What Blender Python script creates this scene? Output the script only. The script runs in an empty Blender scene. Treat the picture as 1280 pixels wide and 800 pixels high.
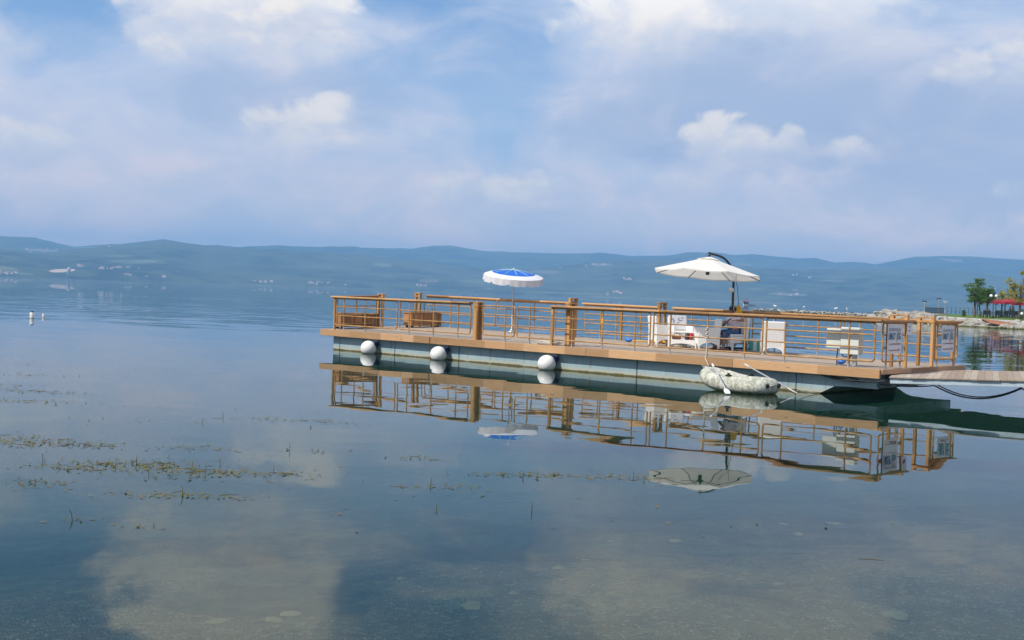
import bpy, bmesh, math, random
from mathutils import Vector, Matrix, noise as mnoise
R = math.radians
random.seed(7)
sc = bpy.context.scene
col = sc.collection

# ------------------------------------------------------------------ camera
CAM_H = 2.0
PITCH, ROLL, FPX = 0.0222, 0.035, 1500.0
cam = bpy.data.cameras.new("camera")
cam.sensor_width = 36.0
cam.lens = 36.0 * FPX / 1280.0
cam.clip_start, cam.clip_end = 0.1, 40000
camo = bpy.data.objects.new("camera", cam)
col.objects.link(camo)
camo.matrix_world = (Matrix.Translation((0, 0, CAM_H)) @ Matrix.Rotation(math.pi / 2 - PITCH, 4, 'X')
                     @ Matrix.Rotation(ROLL, 4, 'Z'))
sc.camera = camo

# ------------------------------------------------------------------ light and exposure
SUN_DIR = Vector((-0.86, -0.51, 0)).normalized()
SUN_EL = R(47)
SKY_STRENGTH = 0.10
SUN_STRENGTH = 4.7
sc.view_settings.view_transform = 'Standard'
sc.view_settings.look = 'None'
sc.view_settings.exposure = 0.0
sc.view_settings.gamma = 1.0
sc.view_settings.use_curve_mapping = False
sund = SUN_DIR * math.cos(SUN_EL) + Vector((0, 0, math.sin(SUN_EL)))
sl = bpy.data.lights.new("sun", 'SUN')
sl.energy, sl.angle, sl.color = SUN_STRENGTH, R(0.6), (1.0, 0.95, 0.87)
slo = bpy.data.objects.new("sun", sl)
col.objects.link(slo)
slo.rotation_euler = (-sund).to_track_quat('-Z', 'Y').to_euler()
sc.render.engine = 'CYCLES'
sc.cycles.max_bounces = 10
sc.cycles.transparent_max_bounces = 24
sc.cycles.volume_bounces = 0
sc.cycles.caustics_reflective = False
sc.cycles.caustics_refractive = False
sc.cycles.use_denoising = True


# ------------------------------------------------------------------ node helper
class V:
    """a value in a node graph, with arithmetic"""
    def __init__(s, g, k): s.g, s.k = g, k
    def __add__(s, o): return s.g.m('ADD', s, o)
    def __radd__(s, o): return s.g.m('ADD', o, s)
    def __sub__(s, o): return s.g.m('SUBTRACT', s, o)
    def __rsub__(s, o): return s.g.m('SUBTRACT', o, s)
    def __mul__(s, o): return s.g.m('MULTIPLY', s, o)
    def __rmul__(s, o): return s.g.m('MULTIPLY', o, s)
    def __truediv__(s, o): return s.g.m('DIVIDE', s, o)


class G:
    def __init__(s, tree):
        s.t = tree
        s.n, s.l = tree.nodes, tree.links
        s.n.clear()
    def new(s, typ): return s.n.new(typ)
    def put(s, sock, v):
        if isinstance(v, V): s.l.new(v.k, sock)
        elif v is not None:
            if isinstance(v, (tuple, list)) and len(v) == 3 and sock.type == 'RGBA': v = (*v, 1)
            sock.default_value = v
    def m(s, op, a, b=None, c=None):
        n = s.new('ShaderNodeMath'); n.operation = op
        s.put(n.inputs[0], a)
        if b is not None: s.put(n.inputs[1], b)
        if c is not None: s.put(n.inputs[2], c)
        return V(s, n.outputs[0])
    def clamp(s, a):
        n = s.new('ShaderNodeClamp'); s.put(n.inputs[0], a); return V(s, n.outputs[0])
    def smooth(s, a, lo, hi, to0=0.0, to1=1.0):
        n = s.new('ShaderNodeMapRange'); n.interpolation_type = 'SMOOTHSTEP'
        s.put(n.inputs[0], a)
        for i, v in enumerate((lo, hi, to0, to1)): s.put(n.inputs[i + 1], v)
        return V(s, n.outputs[0])
    def mix(s, f, a, b, mode='MIX'):
        n = s.new('ShaderNodeMix'); n.data_type = 'RGBA'; n.blend_type = mode
        s.put(n.inputs[0], f); s.put(n.inputs[6], a); s.put(n.inputs[7], b)
        return V(s, n.outputs[2])
    def noise(s, vec, scale, detail=4.0, rough=0.5, dist=0.0, color=False):
        n = s.new('ShaderNodeTexNoise')
        s.put(n.inputs['Vector'], vec)
        n.inputs['Scale'].default_value = scale
        n.inputs['Detail'].default_value = detail
        n.inputs['Roughness'].default_value = rough
        n.inputs['Distortion'].default_value = dist
        return V(s, n.outputs['Color' if color else 'Fac'])
    def voronoi(s, vec, scale, out='Distance', feature='F1'):
        n = s.new('ShaderNodeTexVoronoi'); n.feature = feature
        s.put(n.inputs['Vector'], vec); n.inputs['Scale'].default_value = scale
        return V(s, n.outputs[out])
    def coord(s, kind='Object'):
        n = s.new('ShaderNodeTexCoord'); return V(s, n.outputs[kind])
    def pos(s):
        n = s.new('ShaderNodeNewGeometry'); return V(s, n.outputs['Position'])
    def rnd(s):
        n = s.new('ShaderNodeObjectInfo'); return V(s, n.outputs['Random'])
    def sep(s, v):
        n = s.new('ShaderNodeSeparateXYZ'); s.put(n.inputs[0], v)
        return [V(s, n.outputs[i]) for i in range(3)]
    def comb(s, x, y, z):
        n = s.new('ShaderNodeCombineXYZ')
        for i, v in enumerate((x, y, z)): s.put(n.inputs[i], v)
        return V(s, n.outputs[0])
    def vm(s, op, a, b):
        n = s.new('ShaderNodeVectorMath'); n.operation = op
        s.put(n.inputs[0], a); s.put(n.inputs[1], b)
        return V(s, n.outputs[0])
    def scale3(s, v, xyz): return s.vm('MULTIPLY', v, xyz)
    def ramp(s, f, stops):
        n = s.new('ShaderNodeValToRGB'); e = n.color_ramp.elements
        while len(e) < len(stops): e.new(0.5)
        for el, (p, c) in zip(e, stops): el.position, el.color = p, (*c, 1)
        s.put(n.inputs[0], f)
        return V(s, n.outputs[0])
    def bump(s, h, dist=0.01, strength=1.0):
        n = s.new('ShaderNodeBump'); n.inputs['Strength'].default_value = strength
        n.inputs['Distance'].default_value = dist
        s.put(n.inputs['Height'], h)
        return V(s, n.outputs[0])
    def surf(s, base, rough=0.6, normal=None, metal=0.0, spec=0.5, trans=None):
        n = s.new('ShaderNodeBsdfPrincipled')
        s.put(n.inputs['Base Color'], base); s.put(n.inputs['Roughness'], rough)
        s.put(n.inputs['Metallic'], metal); s.put(n.inputs['Specular IOR Level'], spec)
        if normal: s.put(n.inputs['Normal'], normal)
        sh = V(s, n.outputs[0])
        if trans:
            t = s.new('ShaderNodeBsdfTranslucent'); s.put(t.inputs[0], base)
            sh = s.mixs(trans, sh, V(s, t.outputs[0]))
        return sh
    def mixs(s, f, a, b):
        n = s.new('ShaderNodeMixShader'); s.put(n.inputs[0], f)
        s.l.new(a.k, n.inputs[1]); s.l.new(b.k, n.inputs[2]); return V(s, n.outputs[0])
    def out(s, sh, vol=None):
        n = s.new('ShaderNodeOutputMaterial')
        if sh: s.l.new(sh.k, n.inputs['Surface'])
        if vol: s.l.new(vol.k, n.inputs['Volume'])


def mat(name):
    m = bpy.data.materials.new(name); m.use_nodes = True
    return m, G(m.node_tree)


# ------------------------------------------------------------------ world: sky with clouds
world = bpy.data.worlds.new("World")
sc.world = world
world.use_nodes = True


def build_world():
    g = G(world.node_tree)
    sky = g.new('ShaderNodeTexSky'); sky.sky_type = 'NISHITA'; sky.sun_disc = False
    sky.sun_elevation = SUN_EL
    sky.sun_rotation = math.atan2(SUN_DIR.x, SUN_DIR.y)
    sky.altitude = 100; sky.air_density = 1.0; sky.dust_density = 1.2; sky.ozone_density = 1.2
    base = V(g, sky.outputs[0])
    d = g.coord('Generated')
    dx, dy, dz = g.sep(d)
    az = g.m('ARCTAN2', dx, dy) * 57.2958
    el = g.m('ARCSINE', dz) * 57.2958
    p = g.scale3(d, (1, 1, 1.55))
    K = 1.0 / SKY_STRENGTH
    wv = g.noise(p, 14.0, 3, 0.5, color=True)
    pw = g.vm('ADD', p, g.scale3(g.vm('SUBTRACT', wv, (.5, .5, .5)), (.055, .055, .055)))

    def billow(q):
        a1 = g.noise(q, 8.0, 3, 0.5)
        v1 = g.voronoi(q, 24.0); v2 = g.voronoi(q, 58.0)
        f3 = g.noise(q, 40.0, 6, 0.62)
        return (a1 - 0.5) * 1.5 + (0.42 - v1) * 0.36 + (0.42 - v2) * 0.26 + (f3 - 0.5) * 0.85, (a1 - 0.5) * 0.9 + (0.42 - v1) * 0.34 + (0.42 - v2) * 0.16 + (f3 - 0.5) * 0.55
    n1, n1b = billow(pw)
    n2, n2b = billow(g.vm('ADD', pw, (-0.012, -0.005, 0.020)))
    rel = g.m('MINIMUM', g.m('MAXIMUM', (n1 - n2) * 0.95, -0.32), 0.32)
    relb = g.m('MINIMUM', g.m('MAXIMUM', (n1b - n2b) * 1.25, -0.26), 0.26)
    nb = g.noise(g.scale3(d, (1, 1, 2.6)), 3.3, 5, 0.55, 0.3)
    nw = g.noise(g.scale3(d, (1, 1, 2.0)), 10.0, 7, 0.6, 0.5)
    blue = g.mix(0.8, base, g.mix(g.smooth(el, 6, 16), (0.33 * K, 0.56 * K, 0.92 * K), (0.17 * K, 0.37 * K, 0.74 * K)))
    # pale veil of thin cloud, thicker low down, open in a few blue gaps
    gaps = None
    for (ga, ge, ra, re, k) in [(-22.0, 14.0, 5.6, 4.6, 1.0), (-1.3, 10.0, 4.0, 4.6, .95), (-4.6, 9.6, 5, 2.4, .7), (-4.0, 15.0, 4.4, 3.8, 1.0), (0, 32, 26, 10, .8), (3.2, 6.0, 4, 2.0, .35)]:
        ua, ue = (az - ga) / ra, (el - ge) / re
        e = g.smooth(ua * ua + ue * ue + (nw - 0.5) * 1.5, 0.0, 1.3, k, 0.0)
        gaps = e if gaps is None else g.m('MAXIMUM', gaps, e)
    veil = g.clamp(0.95 + (nb - 0.5) * 0.7 - gaps * 0.95 + (nw - 0.5) * 0.7)
    low = g.smooth(el, 0.0, 10.0)
    veilcol = g.mix(low, (0.57 * K, 0.665 * K, 0.82 * K), (0.595 * K, 0.70 * K, 0.885 * K))
    veilcol = g.mix(g.smooth(nw, 0.45, 0.66) * 0.75, veilcol, (0.79 * K, 0.80 * K, 0.88 * K))
    veilcol = g.mix(g.smooth(nw, 0.46, 0.32) * 0.45, veilcol, (0.42 * K, 0.555 * K, 0.82 * K))
    c = g.mix(veil * 0.94, blue, veilcol)
    # low sky colour brightened and warmed to offset dimming by the haze volume
    gain = g.ramp(el / 15.0, [(0.0, (2.6 / 3, 1.78 / 3, 1.20 / 3)), (0.15, (2.15 / 3, 1.55 / 3, 1.12 / 3)), (0.33, (1.55 / 3, 1.22 / 3, 1.02 / 3)), (0.75, (1.12 / 3, 1.04 / 3, 1.0 / 3)), (1.0, (1 / 3, 1 / 3, 1 / 3))])
    c = g.vm('MULTIPLY', c, g.vm('MULTIPLY', gain, (3, 3, 3)))
    W0, W1, W2 = (0.55 * K, 0.62 * K, 0.76 * K), (0.88 * K, 0.85 * K, 0.86 * K), (1.16 * K, 1.04 * K, 0.90 * K)

    def puff(c, ca, ce, ra, re, k, soft, large=False):
        ua, ue = (az - ca) / ra, (el - ce) / re
        r2 = ua * ua + ue * ue
        f = (0.80 - r2 * 0.80 + n1b * 1.5) if large else (0.74 - r2 * 0.70 + n1 * 1.3)
        a = g.smooth(f, 0.0, soft * 1.35) * g.smooth(ue, -1.1, 0.45) * g.smooth(r2, 1.9, 0.8) * (k * 0.88)
        lit = g.clamp((0.72 + relb + ue * 0.22 - ua * 0.10) if large else (0.66 + rel + ue * 0.30 - ua * 0.12))
        lc = g.mix(g.smooth(lit, 0.15, 0.55), W0, W1)
        lc = g.mix(g.smooth(lit, 0.5, 1.0), lc, W2)
        if large: lc = g.mix(g.smooth(el, 11.5, 15.0) * 0.6, lc, (1.5 * K, 1.42 * K, 1.30 * K))
        return g.mix(a, c, lc)
    # big banks: az, el, half-width, half-height, strength, edge softness
    for q in [(-13.4, 12.6, 6.0, 4.2, 1.0, .35), (-10.2, 11.4, 3.8, 2.0, .6, .5), (-11.5, 16.0, 4.0, 3.0, .9, .4), (11.0, 14.0, 9.5, 4.6, .80, .45), (6.2, 12.4, 4.4, 2.8, .85, .40), (-25, 12.8, 2.2, 2.2, .6, .5), (-24.6, 10.0, 3.2, 1.4, .55, .5), (16, 19, 12, 5, .8, .5), (-3, 14.0, 3.0, .9, .45, .7), (32, 13, 6, 5, .7, .4), (-36, 10, 6, 3, .7, .4)]:
        c = puff(c, *q, large=True)
    # grey-blue bellies under the banks
    for (ca, ce, ra, re, k) in [(13.5, 9.0, 12, 3.4, .80), (21, 7.0, 9, 3.8, .6), (-11.0, 8.7, 6.5, 1.9, .55), (5.5, 8.0, 5, 1.7, .4)]:
        ua, ue = (az - ca) / ra, (el - ce) / re
        e = g.smooth(ua * ua + ue * ue + (nw - 0.5) * 1.8, 0.05, 1.25, k, 0.0)
        c = g.mix(e, c, (0.45 * K, 0.54 * K, 0.735 * K))
    # small puffs
    for q in [(-16.6, 10.3, 1.2, .9, .55, .5), (-11.2, 12.4, 2.0, 1.0, .5, .5), (-9.9, 7.2, 2.9, 1.8, .85, .5), (-8.8, 8.2, 1.8, 1.2, .8, .4), (-6.2, 7.3, 2.4, .9, .30, .7), (-22.4, 5.9, 2.8, 1.1, .7, .5), (-1.6, 4.5, 4.2, 1.4, 1.0, .45), (1.5, 5.0, 1.6, 1.5, 1.0, .4), (3.2, 4.5, 1.6, .6, .4, .6),
              (9.7, 7.3, 2.4, 1.5, .95, .32), (12.9, 7.4, .9, 1.0, .7, .35), (15.3, 7.1, 1.5, .7, .65, .4), (7.6, 5.3, 1.8, .8, .5, .5), (20.3, 10.3, 1.6, 1.2, .6, .5), (22.4, 10.9, 1.5, 1.6, .75, .5), (23.7, 5.0, 3.0, 1.1, .65, .5),
              (-1.6, 3.0, 5, .6, .25, .9), (-12, 3.4, 5, .7, .25, .9), (12, 3.8, 6, .6, .2, .9), (-1, 7.8, 3.4, .8, .3, .9), (-15, 5.5, 4, .6, .25, .9)]:
        c = puff(c, *q)
    bg = g.new('ShaderNodeBackground')
    g.put(bg.inputs[0], c); bg.inputs[1].default_value = SKY_STRENGTH
    o = g.new('ShaderNodeOutputWorld')
    g.l.new(bg.outputs[0], o.inputs[0])


build_world()
world.cycles.sampling_method = 'MANUAL'
world.cycles.sample_map_resolution = 1024


# ------------------------------------------------------------------ materials
def plain(name, c, rough=0.6, var=0.12, scale=6.0, bumpd=0.0, metal=0.0, spec=0.5, trans=None):
    m, g = mat(name)
    co = g.coord('Object')
    n = g.noise(co, scale, 5, 0.6)
    dark = tuple(x * (1 - var) for x in c); light = tuple(min(1, x * (1 + var)) for x in c)
    base = g.mix(g.smooth(n, 0.3, 0.7), dark, light)
    g.out(g.surf(base, rough, g.bump(n, bumpd) if bumpd else None, metal, spec, trans))
    return m


def wood(name, c1, c2, along='x', knots=True, rough=0.62):
    m, g = mat(name)
    co = g.coord('Object')
    sc3 = {'x': (0.9, 14, 14), 'y': (14, 0.9, 14), 'z': (14, 14, 0.9)}[along]
    n = g.noise(g.scale3(co, sc3), 2.2, 6, 0.62, 0.6)
    fine = g.noise(g.scale3(co, tuple(x * 4 for x in sc3)), 2.0, 3, 0.6)
    big = g.noise(co, 0.55, 2, 0.5)
    base = g.mix(g.smooth(n, 0.3, 0.72), c1, c2)
    base = g.mix(g.smooth(fine, 0.45, 0.8) * 0.35, base, tuple(x * 0.5 for x in c1))
    base = g.mix(g.smooth(big, 0.35, 0.7) * 0.3, base, tuple(x * 0.62 for x in c1))
    ox, oy, oz = g.sep(co)
    lu = {'x': ox, 'y': oy, 'z': oz}[along]; cr = oy if along == 'x' else ox
    bid = g.comb(g.m('FLOOR', lu / 1.47) * 3.3, g.m('FLOOR', cr / 0.088) * 5.7, g.rnd() * 40.0)
    tn = g.noise(bid, 1.0, 0)
    base = g.mix(g.smooth(tn, 0.30, 0.70), g.mix(0.5, base, tuple(x * 0.55 for x in c1)), g.mix(0.45, base, tuple(min(1, x * 1.35 + .03) for x in c2)))
    grey = g.noise(g.scale3(co, {'x': (1.2, 6, 6), 'y': (6, 1.2, 6), 'z': (6, 6, 1.2)}[along]), 1.1, 4, 0.6)
    base = g.mix(g.smooth(grey, 0.55, 0.75) * 0.45, base, (0.36, 0.29, 0.22))
    if knots:
        k = g.voronoi(g.scale3(co, {'x': (.9, 3.5, 3.5), 'y': (3.5, .9, 3.5), 'z': (3.5, 3.5, .9)}[along]), 1.6)
        base = g.mix(g.smooth(k, 0.10, 0.02) * 0.7, base, tuple(x * 0.33 for x in c1))
    g.out(g.surf(base, rough, g.bump(n, 0.004), spec=0.3))
    return m


M = {}
M['fascia'] = wood('fascia wood', (0.43, 0.24, 0.11), (0.55, 0.325, 0.16))
M['fascia_end'] = wood('weathered end wood', (0.40, 0.215, 0.11), (0.48, 0.28, 0.155), 'y')
M['rail_x'] = wood('handrail wood', (0.38, 0.18, 0.065), (0.60, 0.35, 0.15))
M['rail_y'] = wood('handrail wood across', (0.40, 0.17, 0.055), (0.55, 0.29, 0.11), 'y')
M['post'] = wood('gate post wood', (0.38, 0.18, 0.055), (0.52, 0.28, 0.095), 'z')
M['planter'] = wood('planter wood', (0.33, 0.14, 0.045), (0.46, 0.22, 0.08))
M['pipe'] = plain('wood coloured painted steel', (0.40, 0.215, 0.072), 0.42, 0.3, 5)
M['zinc'] = plain('galvanised steel foot', (0.42, 0.43, 0.44), 0.45, 0.2, 20, metal=0.5)
M['beam'] = plain('pale grey steel beam', (0.46, 0.54, 0.58), 0.5, 0.12, 3)
M['dark_metal'] = plain('dark underside steel', (0.03, 0.035, 0.035), 0.7, 0.3, 3)
M['white_plastic'] = plain('white rattan', (0.78, 0.765, 0.73), 0.5, 0.04, 40)
M['fender'] = plain('white fender vinyl', (0.82, 0.80, 0.75), 0.35, 0.05, 5)
def mk_fender():
    m, g = mat('white fender vinyl')
    co = g.coord('Object'); n = g.noise(co, 7, 5, 0.65); n2 = g.noise(g.scale3(co, (9, 9, 2)), 2, 4, 0.6)
    b = g.mix(g.smooth(n, 0.3, 0.7), (0.74, 0.72, 0.67), (0.84, 0.82, 0.77))
    b = g.mix(g.smooth(n2, 0.55, 0.75) * 0.35, b, (0.50, 0.47, 0.40))
    _, _, z = g.sep(g.pos())
    b = g.mix(g.smooth(z + (n - 0.5) * 0.06, 0.055, 0.0) * 0.8, b, (0.26, 0.25, 0.13))
    g.out(g.surf(b, 0.38, spec=0.4))
    return m


M['fender'] = mk_fender()
M['navy'] = plain('navy vinyl', (0.012, 0.016, 0.075), 0.4, 0.2, 8)
M['rope'] = plain('pale rope', (0.55, 0.50, 0.42), 0.9, 0.25, 60)
M['black'] = plain('black rubber', (0.012, 0.012, 0.014), 0.55, 0.3, 10)
M['steel_dark'] = plain('anthracite steel', (0.018, 0.024, 0.03), 0.4, 0.2, 8)
M['canvas'] = plain('cream canvas', (0.90, 0.87, 0.80), 0.85, 0.03, 5, trans=0.34)
M['canvas_white'] = plain('white canvas', (0.82, 0.81, 0.84), 0.8, 0.03, 6, trans=0.22)
M['canvas_blue'] = plain('blue canvas', (0.012, 0.13, 0.55), 0.7, 0.12, 6, trans=0.12)
M['canvas_line'] = plain('pale green seam tape', (0.50, 0.72, 0.62), 0.7, 0.05, 6)
M['pole_white'] = plain('white painted pole', (0.62, 0.60, 0.56), 0.4, 0.1, 8)
M['skin'] = plain('skin', (0.28, 0.125, 0.075), 0.55, 0.08, 12)
M['hair'] = plain('dark hair', (0.012, 0.009, 0.008), 0.6, 0.4, 60)
M['shirt'] = plain('pale lilac cotton', (0.74, 0.66, 0.73), 0.9, 0.06, 14)
M['denim'] = plain('blue denim', (0.035, 0.095, 0.21), 0.9, 0.35, 18)
M['cushion'] = plain('off white cushion', (0.72, 0.71, 0.68), 0.9, 0.05, 10)
M['cabinet'] = plain('ivory cabinet plastic', (0.64, 0.65, 0.585), 0.45, 0.05, 4)
M['blue_plug'] = plain('blue plug plastic', (0.02, 0.16, 0.55), 0.4, 0.1, 8)
M['yellow'] = plain('yellow fabric', (0.72, 0.36, 0.015), 0.75, 0.15, 8)
M['red'] = plain('red plastic', (0.45, 0.012, 0.02), 0.45, 0.15, 8)
M['red_canvas'] = plain('red canvas', (0.36, 0.010, 0.026), 0.8, 0.15, 1.5, trans=0.15)
M['teal'] = plain('teal plastic', (0.05, 0.30, 0.26), 0.4, 0.1, 8)
M['clear_white'] = plain('translucent white plastic', (0.55, 0.66, 0.63), 0.3, 0.08, 8)
M['brown'] = plain('brown leather', (0.16, 0.055, 0.02), 0.6, 0.3, 12)
M['sign'] = plain('white vinyl banner', (0.66, 0.64, 0.66), 0.6, 0.04, 3)
M['ink_blue'] = plain('teal blue lettering', (0.04, 0.16, 0.24), 0.7, 0.1, 8)
M['ink_grey'] = plain('grey lettering', (0.30, 0.32, 0.38), 0.7, 0.1, 8)
M['ink_red'] = plain('dull red lettering', (0.32, 0.10, 0.11), 0.7, 0.1, 8)
M['alu'] = plain('aluminium tube', (0.62, 0.62, 0.62), 0.35, 0.08, 8, metal=0.4)
M['globe'] = plain('white lamp globe', (0.85, 0.85, 0.83), 0.3, 0.02, 4)
M['dark_green_paint'] = plain('dark painted metal', (0.02, 0.03, 0.03), 0.5, 0.2, 4)
M['bark'] = plain('bark', (0.11, 0.075, 0.05), 0.9, 0.35, 6, 0.02)
M['boat_white'] = plain('white boat paint', (0.60, 0.62, 0.60), 0.4, 0.08, 2)
M['boat_red'] = plain('red boat paint', (0.42, 0.015, 0.03), 0.5, 0.12, 2)
M['house_wall'] = plain('pale render', (0.58, 0.54, 0.50), 0.8, 0.15, 0.05)
M['house_roof'] = plain('clay roof', (0.42, 0.18, 0.11), 0.8, 0.2, 0.05)
M['crate_dark'] = plain('charcoal plastic', (0.02, 0.02, 0.024), 0.5, 0.2, 5)


def leafmat(name, c1, c2, c3):
    m, g = mat(name)
    n = g.noise(g.coord('Object'), 0.9, 3, 0.6)
    n2 = g.noise(g.coord('Object'), 7.0, 2, 0.6)
    b = g.mix(g.smooth(n, 0.35, 0.65), c1, c2)
    b = g.mix(g.smooth(n2, 0.5, 0.75), b, c3)
    g.out(g.surf(b, 0.6, trans=0.35, spec=0.3))
    return m


M['leaf_green'] = leafmat('green leaves', (0.06, 0.135, 0.012), (0.135, 0.235, 0.022), (0.20, 0.30, 0.04))
M['leaf_yellow'] = leafmat('yellowing leaves', (0.26, 0.31, 0.04), (0.44, 0.38, 0.05), (0.55, 0.38, 0.09))
M['leaf_plant'] = leafmat('planter leaves', (0.05, 0.12, 0.02), (0.10, 0.19, 0.04), (0.12, 0.22, 0.05))
M['weed'] = leafmat('pondweed leaves', (0.13, 0.125, 0.018), (0.23, 0.20, 0.03), (0.16, 0.085, 0.028))
M['weed_pale'] = leafmat('pale matted pondweed', (0.17, 0.15, 0.10), (0.22, 0.18, 0.13), (0.19, 0.12, 0.07))


def mk_deck():
    m, g = mat('weathered deck planks')
    co = g.coord('Object'); x, y, z = g.sep(co)
    u = y / 0.142
    fr = g.m('FRACT', u); idx = g.m('FLOOR', u)
    tone = g.noise(g.comb(idx * 3.7, g.m('FLOOR', x / 3.2 + idx * 0.37) * 5.1, 0.0), 1.0, 0)
    n = g.noise(g.scale3(co, (0.8, 14, 14)), 2.5, 5, 0.6)
    b = g.mix(g.smooth(n, 0.3, 0.7), (0.30, 0.225, 0.165), (0.42, 0.335, 0.26))
    b = g.mix(g.smooth(tone, 0.3, 0.7) * 0.5, b, (0.47, 0.39, 0.31))
    st = g.noise(co, 0.6, 5, 0.6)
    b = g.mix(g.smooth(st, 0.5, 0.75) * 0.4, b, (0.24, 0.19, 0.15))
    gap = g.smooth(g.m('ABSOLUTE', fr - 0.5), 0.455, 0.49)
    b = g.mix(gap, b, (0.05, 0.04, 0.03))
    g.out(g.surf(b, 0.8, g.bump(n - gap * 2.0, 0.006), spec=0.2))
    return m


M['deck'] = mk_deck()


def mk_gang_deck():
    m, g = mat('weathered cross planks')
    co = g.coord('Object'); x, y, z = g.sep(co)
    u = x / 0.145
    fr = g.m('FRACT', u); idx = g.m('FLOOR', u)
    tone = g.noise(g.comb(idx * 7.7, 0.0, 0.0), 1.0, 0)
    n = g.noise(g.scale3(co, (14, 0.8, 14)), 2.5, 5, 0.6)
    b = g.mix(g.smooth(n, 0.3, 0.7), (0.34, 0.275, 0.215), (0.50, 0.42, 0.34))
    b = g.mix(g.smooth(tone, 0.35, 0.65) * 0.6, b, (0.22, 0.15, 0.10))
    g.out(g.surf(b, 0.85, g.bump(n, 0.006), spec=0.2))
    return m


M['gang_deck'] = mk_gang_deck()


def mk_hull():
    m, g = mat('galvanised pontoon paint')
    co = g.pos(); x, y, z = g.sep(co)
    ob = g.coord('Object')
    n = g.noise(ob, 1.3, 5, 0.6)
    st = g.noise(g.scale3(ob, (9, 9, 0.6)), 1.5, 4, 0.6)
    b = g.mix(g.smooth(n, 0.3, 0.7), (0.27, 0.385, 0.42), (0.35, 0.455, 0.475))
    b = g.mix(g.smooth(st, 0.52, 0.8) * 0.5, b, (0.45, 0.48, 0.45))
    b = g.mix(g.smooth(st, 0.42, 0.2) * 0.4, b, (0.17, 0.21, 0.21))
    rs = g.noise(g.scale3(ob, (5, 5, 0.45)), 1.1, 5, 0.65)
    b = g.mix(g.smooth(rs, 0.54, 0.68) * 0.6, b, (0.24, 0.15, 0.075))
    sp = g.noise(ob, 26, 3, 0.6)
    b = g.mix(g.smooth(sp, 0.70, 0.76) * 0.7, b, (0.5, 0.5, 0.46))
    zz = z + (n - 0.5) * 0.09 + (rs - 0.5) * 0.07
    b = g.mix(g.smooth(zz, 0.14, 0.05), b, (0.42, 0.42, 0.34))
    b = g.mix(g.smooth(zz, 0.04, 0.025), b, (0.12, 0.10, 0.035))
    g.out(g.surf(b, 0.5, g.bump(n, 0.01), spec=0.4))
    return m


M['hull'] = mk_hull()


def mk_camo():
    m, g = mat('faded camouflage rubber')
    co = g.coord('Object')
    n = g.noise(co, 7, 4, 0.6, 1.2); n2 = g.noise(co, 16, 5, 0.65, 0.6); n3 = g.noise(co, 60, 3, 0.6)
    b = g.mix(g.smooth(n, 0.40, 0.56), (0.33, 0.33, 0.26), (0.58, 0.57, 0.48))
    b = g.mix(g.smooth(n2, 0.50, 0.62) * 0.6, b, (0.22, 0.225, 0.16))
    b = g.mix(g.smooth(n3, 0.52, 0.70) * 0.6, b, (0.60, 0.57, 0.48))
    _, _, z = g.sep(g.pos())
    b = g.mix(g.smooth(z + (n - 0.5) * 0.12, 0.10, 0.0) * 0.8, b, (0.09, 0.085, 0.03))
    g.out(g.surf(b, 0.7, g.bump(n2, 0.006), spec=0.25))
    return m


M['camo'] = mk_camo()


def mk_rock(name, a, b_, c_):
    m, g = mat(name)
    p = g.pos()
    n = g.noise(p, 0.9, 6, 0.65); n2 = g.noise(p, 5, 4, 0.6)
    b = g.mix(g.smooth(n, 0.35, 0.65), a, b_)
    b = g.mix(g.smooth(n2, 0.55, 0.75) * 0.6, b, c_)
    b = g.mix(g.rnd() * 0.45, b, tuple(x * 0.55 for x in a))
    x, y, z = g.sep(p)
    b = g.mix(g.smooth(z + (n - 0.5) * 0.2, 0.22, 0.08), b, (0.10, 0.10, 0.025))
    g.out(g.surf(b, 0.85, g.bump(n2, 0.05), spec=0.2))
    return m


M['rock'] = mk_rock('pale shore rock', (0.30, 0.275, 0.23), (0.42, 0.39, 0.335), (0.16, 0.145, 0.11))
M['rock_pale'] = mk_rock('bleached breakwater rock', (0.46, 0.45, 0.40), (0.58, 0.56, 0.51), (0.30, 0.28, 0.24))
M['rock_red'] = mk_rock('rust red slab', (0.36, 0.13, 0.06), (0.42, 0.22, 0.13), (0.30, 0.26, 0.22))


def mk_grass():
    m, g = mat('park grass')
    p = g.pos()
    n = g.noise(p, 0.35, 5, 0.65); n2 = g.noise(p, 6, 4, 0.6)
    b = g.mix(g.smooth(n, 0.35, 0.65), (0.07, 0.13, 0.02), (0.13, 0.19, 0.03))
    b = g.mix(g.smooth(n2, 0.5, 0.8) * 0.5, b, (0.20, 0.20, 0.06))
    x, y, z = g.sep(p)
    b = g.mix(g.smooth(z, 0.95, 0.7), b, (0.36, 0.33, 0.28))
    g.out(g.surf(b, 0.9, g.bump(n2, 0.05), spec=0.1))
    return m


M['grass'] = mk_grass()
M['path'] = plain('pale concrete path', (0.44, 0.42, 0.39), 0.85, 0.12, 0.4)


M['bare'] = plain('bare quarry earth', (0.52, 0.42, 0.32), 0.9, 0.12, 0.02)


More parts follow.
